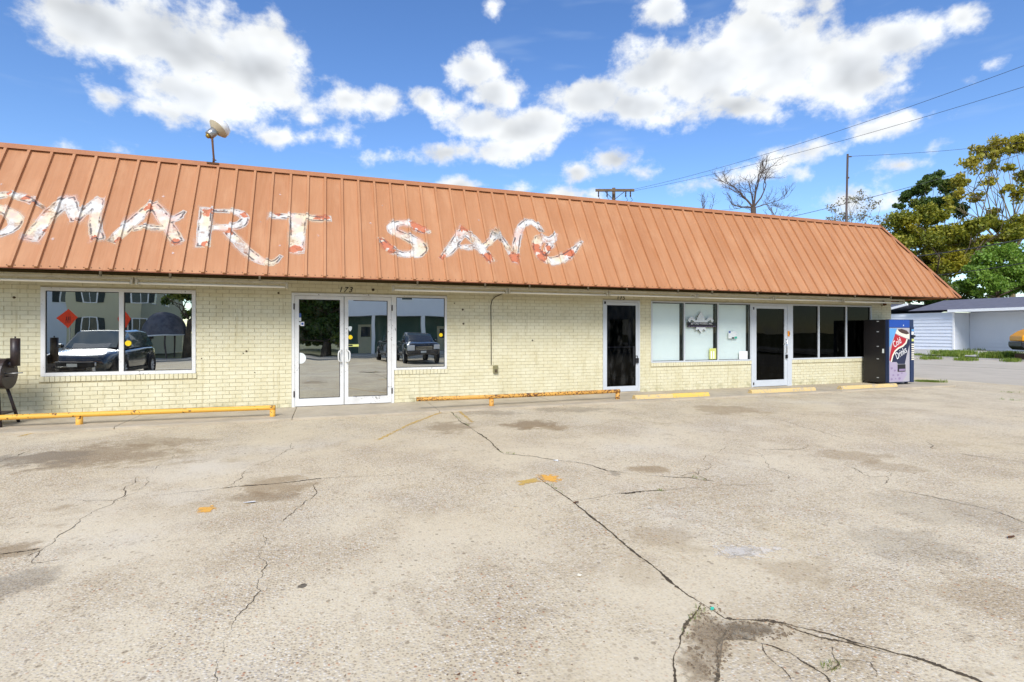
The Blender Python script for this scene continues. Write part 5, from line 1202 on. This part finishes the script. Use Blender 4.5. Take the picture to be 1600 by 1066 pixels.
def car(name, loc_, heading, label, paint, st, gh, wb_, r, Wd, pick=False):
    t = tag(empty(name, loc_, math.atan2(heading.y, heading.x)), label, 'truck' if pick else 'car')
    def P(mb, nm, mt, par_=None, smooth=False, bevel=0): o_ = mb.build(nm, mt, None, smooth, bevel=bevel); o_.parent = par_ or t; return o_
    ob_ = P(loft([body_sec(*s_) for s_ in st]), 'body', paint, None, True); sm_ = ob_.modifiers.new('s', 'SUBSURF'); sm_.levels = 2; sm_.render_levels = 2
    # cabin: stations x, belt half width, belt z, roof half width, roof z
    def gsec(x, wb2, z0, wr, z1): return [(x, -wb2, z0), (x, -wr, z1 - .05), (x, -wr + .1, z1), (x, wr - .1, z1), (x, wr, z1 - .05), (x, wb2, z0)]
    P(loft([gsec(*g) for g in gh]), 'cabin', paint, None, False, .03)
    (xr, wr0, zr0, *_), (x1, w1, z1, v1, h1), (x2, w2, z2, v2, h2), (xf, wf, zf, *_) = gh[0], gh[1], gh[-2], gh[-1]
    def q3(a, b, c, d, f0, f1, g0, g1):
        a, b, c, d = map(Vector, (a, b, c, d)); I = lambda u_, v_: (a * (1 - u_) + b * u_) * (1 - v_) + (d * (1 - u_) + c * u_) * v_
        return [I(f0, g0), I(f1, g0), I(f1, g1), I(f0, g1)]
    # windscreen and rear screen
    ws = q3((xf, -wf + .02, zf), (xf, wf - .02, zf), (x2, v2 - .02, h2 - .02), (x2, -v2 + .02, h2 - .02), .04, .96, .06, .95); P(MB().prism([p + Vector((.02, 0, .015)) for p in ws], (.004, 0, .004)), 'windscreen', 'car_glass')
    rs = q3((xr, -wr0 + .02, zr0), (xr, wr0 - .02, zr0), (x1, v1 - .02, h1 - .02), (x1, -v1 + .02, h1 - .02), .08, .92, .12, .9); P(MB().prism([p + Vector((-.02, 0, .015)) for p in rs], (-.004, 0, .004)), 'rear_screen', 'car_glass')
    for s_ in (-1, 1):
        xm = x1 + (x2 - x1) * .48
        for xa_, xb_, ta, tb_ in ((xr + .2, xm - .04, x1 + .02, xm - .04), (xm + .04, xf - .22, xm + .04, x2 - .0)):
            zb2 = z1 + .03; poly = [(xa_, s_ * (w1 + .004), zb2), (xb_, s_ * (w1 + .004), zb2), (tb_, s_ * (v1 + .012), h1 - .09), (ta, s_ * (v1 + .012), h1 - .09)]
            P(MB().prism(poly, (0, s_ * .006, 0)), 'side_window', 'car_glass')
        P(MB().box(xf - .28, xf - .12, s_ * (w1 + .02) - (0.1 if s_ < 0 else -0.0) - .02, s_ * (w1 + .02) + (0.0 if s_ < 0 else .1) + .02 * 1, z1 + .0, z1 + .15), 'mirror', paint, None, False, .03)
        for xh in (xm - .5, xm + .35): P(MB().box(xh - .1, xh + .1, s_ * (Wd - .0) - .012, s_ * (Wd) + .012, z1 - .2, z1 - .17), 'door_handle', 'chrome')
        P(MB().box(xm - .006, xm + .006, s_ * Wd - .006, s_ * Wd + .006, st[2][2] + .12, z1 - .1), 'door_seam', 'black_plastic')
        P(MB().box(-wb_ / 2 + r + .1, wb_ / 2 - r - .1, s_ * (Wd - .01) - .015, s_ * (Wd - .01) + .015, st[2][2] + .02, st[2][2] + .12), 'sill', 'black_plastic')
        for xx in (-wb_ / 2, wb_ / 2):
            P(MB().tube([(xx, s_ * (Wd - .16), r + .02), (xx, s_ * (Wd + .012), r + .02)], r + .07, 28), 'wheel_arch', 'black_plastic'); wheel(t, xx, s_ * (Wd - .16), r, s_, .2)
    xn = st[-1][0]; zt = st[-1][3]; w_ = st[-1][1]
    P(MB().box(xn - .03, xn + .03, -w_ * .55, w_ * .55, zt - .36, zt - .05), 'grille', 'black_plastic', None, False, .02)
    for k in range(4): P(MB().box(xn + .031, xn + .04, -w_ * .5, w_ * .5, zt - .33 + k * .07, zt - .31 + k * .07), 'grille_bar', 'chrome' if pick else 'steel_pole')
    for s_ in (-1, 1):
        P(MB().box(xn - .12, xn + .02, s_ * w_ * .58 if s_ > 0 else -w_ * .99, w_ * .99 if s_ > 0 else -w_ * .58, zt - (.28 if pick else .13), zt - .02), 'headlight', 'headlight', None, False, .02)
        if not pick: P(MB().box(xn - .06, xn + .015, s_ * w_ * .9 - .03, s_ * w_ * .9 + .03, zt - .55, zt - .13), 'running_light', 'headlight')
    P(MB().box(xn - .06, xn + .07, -w_ * .95, w_ * .95, st[-1][2] + .08, st[-1][2] + .26), 'bumper', 'black_plastic' if not pick else paint, None, False, .03)
    P(MB().box(xn + .071, xn + .08, -.15, .15, st[-1][2] + .1, st[-1][2] + .2), 'number_plate', 'print_pale')
    return t
# SUV nose-in towards the wide window
rw = mirrored(228, 583, 19.2); fwh = mirrored(159, 590, 16.5); hd = Vector((.0, 1, 0)); fwh = rw + hd * 2.78
sidev = Vector((-hd.y, hd.x, 0)); cc = Vector(((rw.x + fwh.x) / 2, (rw.y + fwh.y) / 2, 0)) + sidev * .82
car('parked_suv', (cc.x, cc.y, LOTZ), hd, 'black sport utility vehicle mirrored in the wide shop window, nose to the shop', 'car_black',
    [(-2.3, .80, .45, .95), (-2.15, .88, .32, 1.02), (-1.2, .93, .24, 1.04), (0, .94, .23, 1.02), (1.0, .93, .24, 1.0), (1.7, .90, .26, .94, .05), (2.1, .86, .30, .84, .05), (2.26, .80, .34, .76), (2.34, .62, .4, .66)],
    [(-2.2, .78, 1.0, .6, 1.06), (-1.75, .82, 1.02, .64, 1.56), (-1.0, .84, 1.02, .66, 1.62), (0.15, .84, 1.02, .65, 1.60), (1.05, .80, .99, .6, 1.03)], 2.78, .36, .94)
for s_ in (-1, 1):
    pass
# pickup farther off towards the street
pc = mirrored(661, 560, 31); hd2 = Vector((.0, 1, 0)).normalized(); pc2 = Vector((pc.x, pc.y, 0)) - hd2 * 2.6
car('pickup_truck', (pc2.x, pc2.y, LOTZ + fall(-21) ), hd2, 'dark pickup truck mirrored in the sidelight, facing the shop', 'car_navy',
    [(-2.9, .96, .55, 1.2), (-2.8, .98, .48, 1.24), (-1.5, 1.0, .42, 1.24), (0, 1.0, .42, 1.22), (1.2, 1.0, .42, 1.22), (2.2, .99, .45, 1.2, .05), (2.7, .97, .5, 1.14, .04), (2.85, .92, .55, 1.08)],
    [(-.95, .9, 1.2, .72, 1.3), (-.75, .9, 1.22, .74, 1.78), (0, .92, 1.22, .76, 1.84), (.75, .92, 1.22, .74, 1.80), (1.6, .9, 1.18, .72, 1.26)], 3.68, .42, 1.01, True)
# road-work signs
def road_sign(u, v, Z, label, xs=1.0):
    p = mirrored(u, v, Z); t = tag(empty('road_sign', (p.x, p.y, fall(p.y) + LOTZ)), label, 'sign', 'orange road work signs')
    s_ = (14.5 if u < 150 else 13) * Z / F; yb = p.y
    MB().prism([(p.x - s_ * xs, yb, p.z), (p.x, yb, p.z + s_), (p.x + s_ * xs, yb, p.z), (p.x, yb, p.z - s_)], (0, -.02, 0)).build('panel', 'orange_sign', t)
    for k, (hw, dz_) in enumerate(((.35, .35), (.45, .0), (.5, -.3)) if xs == 1 else ()):
        m = MB(); n = 4 if k != 1 else 3; ww = hw * s_ * 1.2 / n
        for i in range(n): xx = p.x - hw * s_ * .6 + i * ww; m.box(xx + .02, xx + ww - .03, yb + .002, yb + .006, p.z + dz_ * s_ - .09, p.z + dz_ * s_ + .07)
        m.build('sign_lettering', 'print_black', t)
    MB().box(p.x + .05, p.x + .12, yb - .1, yb - .03, fall(yb) + LOTZ, p.z + s_ * .7).build('post', 'galvanised', t)
    for dx in (-.6, .6): MB().tube([(p.x + .08, yb - .06, .4 + fall(yb)), (p.x + dx, yb - .5, fall(yb) + LOTZ)], .025, 6).build('leg', 'galvanised', t)
road_sign(103, 497, 27, 'orange diamond road work sign mirrored above the parked black vehicle')
road_sign(192, 499, 33, 'narrow orange road work marker mirrored at the window mullion', .5)
# houses across the street
def house(name, x0, x1, y0, y1, h, label, wmat, wins, z=-.3, gable='x', rise=2.4, side_wins=()):
    t = tag(empty(name, ((x0 + x1) / 2, (y0 + y1) / 2, z)), label, 'house'); m = MB()
    lap_siding(m, (x0, y1, 0), (x1, y1, 0), z, h, .2, .02, Vector((0, 1, 0))); m.box(x0, x1, y0, y1 - .01, z, h - .02)
    if side_wins: lap_siding(m, (x1, y0, 0), (x1, y1, 0), z, h, .2, .02, Vector((1, 0, 0)))
    m.build('wall', wmat, t)
    m = MB(); o = .5
    if gable == 'x': m.prism([(x0 - o, y0 - o, h), (x0 - o, y1 + o, h), (x0 - o, (y0 + y1) / 2, h + rise)], (x1 - x0 + 2 * o, 0, 0))
    else: m.prism([(x0 - o, y1 + o, h), (x1 + o, y1 + o, h), ((x0 + x1) / 2, y1 + o, h + rise)], (0, y0 - y1 - 2 * o, 0))
    m.build('roof', 'shingle', t)
    for (a, b, c, d) in wins:
        yy = y1 + .025
        f_ = MB(); rect_ = [(a, b, c, d)]
        f_.box(a - .07, b + .07, yy, yy + .05, c - .07, d + .07); fr = f_.build('window', 'white_trim', t)
        for k in range(2): w2_ = (b - a) / 2; MB().box(a + k * w2_ + .02, a + (k + 1) * w2_ - .02, yy + .051, yy + .056, c, d).build('pane', 'window_dark', fr)
        for a2, b2 in ((a - .5, a - .1), (b + .1, b + .5)): MB().box(a2, b2, yy, yy + .04, c - .05, d + .05).build('shutter', 'shutter_green', fr)
    for (ya, yb, c, d) in side_wins:
        fr = MB().box(x1 + .025, x1 + .07, ya - .07, yb + .07, c - .07, d + .07).build('window', 'white_trim', t); MB().box(x1 + .071, x1 + .076, ya, yb, c, d).build('pane', 'window_dark', fr)
    return t
hx = mirrored(112, 500, 41); hx2 = mirrored(205, 500, 41)
house('two_storey_house', hx.x, hx2.x + .3, -50, -37.5, 6.0, 'cream two-storey house with dark shutters mirrored in the wide window', 'cream_siding',
      [(hx.x + 1.2 + k * 3.0, hx.x + 2.1 + k * 3.0, zz, zz + 1.5) for k in range(2) for zz in (1.0, 3.9)], -.35, 'y', 3.2, [(-41, -40, 1.2, 2.6), (-45, -44, 1.2, 2.6), (-41, -40, 3.9, 5.3), (-45, -44, 3.9, 5.3)])
house('two_storey_house', hx.x - 12, hx.x - 1.6, -54, -43, 6.4, 'pale house with porch roof mirrored at the window edge behind the sign', 'white_siding', [(hx.x - 5 + k * 2.6, hx.x - 4.1 + k * 2.6, 4.0, 5.4) for k in range(2)], -.35, 'x', 2.6)
# white porch building
bx0 = mirrored(556, 500, 43).x; t = tag(empty('porch_building', (bx0 + 12, -38, -.35)), 'long white-fronted building with porch columns mirrored in the double doors', 'building')
YB = -32.5
MB().box(bx0, bx0 + 26, YB - .3, YB, 2.75, 5.6).build('fascia', 'white_siding', t)
MB().box(bx0, bx0 + 26, YB - 8, YB - 2.6, -.35, 5.5).build('wall', 'dark_wall', t)
MB().box(bx0, bx0 + 26, YB - 2.6, YB - .301, 2.76, 2.9).build('porch_ceiling', 'white_trim', t)
MB().box(bx0, bx0 + 26, YB - 2.59, YB + .2, -.45, -.2).build('porch_floor', 'sidewalk_concrete', t)
MB().prism([(bx0 - .3, YB + .3, 5.6), (bx0 - .3, YB - 8.3, 5.6), (bx0 - .3, YB - 4, 7.6)], (26.6, 0, 0)).build('roof', 'shingle', t)
for k in range(11):
    xx = bx0 + .4 + k * 2.5; MB().box(xx - .14, xx + .14, YB - .29, YB - .02, -.2, 2.749).build('column', 'white_trim', t, bevel=.02)
for k in range(5):
    xx = bx0 + 2.6 + k * 5; fr = MB().box(xx - .6, xx + .6, YB - 2.6, YB - 2.54, -.2, 2.1).build('door', 'cream_siding', t); MB().box(xx - .35, xx + .35, YB - 2.539, YB - 2.53, 1.0, 1.9).build('pane', 'window_dark', fr)
    fr = MB().box(xx + .8, xx + 1.9, YB + .001, YB + .05, 4.2, 5.3).build('window', 'white_trim', t); MB().box(xx + .88, xx + 1.82, YB + .051, YB + .06, 4.28, 5.22).build('pane', 'window_dark', fr)
# grey canvas shelter
q_ = mirrored(252, 505, 40); t = tag(empty('canvas_shelter', (q_.x, q_.y, -.35)), 'grey domed canvas shelter on posts mirrored in the wide window', 'shelter')
m = MB(); n = 24; rings = 7
for j in range(rings + 1):
    a = math.pi / 2 * j / rings
    for k in range(n): b = 2 * math.pi * k / n; m.v.append((q_.x + 1.5 * math.cos(a) * math.cos(b), q_.y + 1.5 * math.cos(a) * math.sin(b), 1.25 + 1.75 * math.sin(a) + rng.uniform(-.03, .03)))
for j in range(rings):
    for k in range(n): a = j * n + k; b = j * n + (k + 1) % n; m.f.append((a, b, b + n, a + n))
m.build('canopy', 'grey_canvas', t, True)
MB().tube([(q_.x + 1.52 * math.cos(b * .2617), q_.y + 1.52 * math.sin(b * .2617), 1.22) for b in range(25)], .05, 6).build('rim', 'white_trim', t)
for k in range(5): b = k * 1.2566; MB().tube([(q_.x + 1.35 * math.cos(b), q_.y + 1.35 * math.sin(b), -.4), (q_.x + 1.35 * math.cos(b), q_.y + 1.35 * math.sin(b), 1.24)], .06, 8).build('post', 'steel_pole', t)
# trees in the reflection
def rtree(name, u, Z, spec, label, mat, size=.35, dens=90):
    b = mirrored(u, 500, Z); cs = []
    for uu, vv, r in spec: p = mirrored(uu, vv, Z + rng.uniform(-1.5, 1.5)); cs.append((tuple(p), r * Z / F))
    tree(name, (b.x, b.y, -.4), cs, label, mat, 'bark', size, dens, .3)
rtree('oak_tree', 505, 46, [(475,480,22),(500,470,26),(530,478,24),(480,510,20),(515,512,22),(545,505,18),(500,440,26),(540,445,24),(470,440,24),(500,532,14),(470,535,14),(530,534,12),(455,462,24),(490,455,26),(520,460,26),(550,470,24),(510,495,26),(485,495,24),(540,520,16),(460,515,18),(555,490,18),(500,515,20)], 'dark oak tree mirrored in the left leaf of the double doors', 'leaf_dark')
rtree('shade_tree', 288, 40, [(280,462,16),(300,455,20),(262,470,12),(305,480,16),(320,470,20),(290,490,12),(340,480,22)], 'dark tree mirrored at the edge of the wide window', 'leaf_dark', .3)
rtree('round_tree', 240, 60, [(225,490,12),(245,480,14),(265,485,14),(255,500,12),(235,502,10)], 'olive tree mirrored behind the canvas shelter', 'leaf_olive', .4)
rtree('garden_tree', 420, 48, [(400,470,24),(430,465,26),(380,490,20),(440,495,20),(410,510,18)], 'green tree standing between the mirrored houses', 'leaf_green', .35, 70)

rtree('hedge_shrub', 500, 44, [(462,530,10),(480,530,11),(500,528,12),(520,530,11),(540,530,10),(555,531,9)], 'dark clipped shrubs mirrored at the foot of the oak', 'leaf_dark', .25, 120)

rtree('oak_tree', 540, 58, [(440,470,26),(465,465,28),(495,465,28),(525,465,28),(555,468,26),(450,505,26),(480,505,26),(510,505,26),(540,505,24),(465,530,14),(500,532,14),(535,532,14)], 'farther dark oak mirrored behind the first one in the double doors', 'leaf_dark')
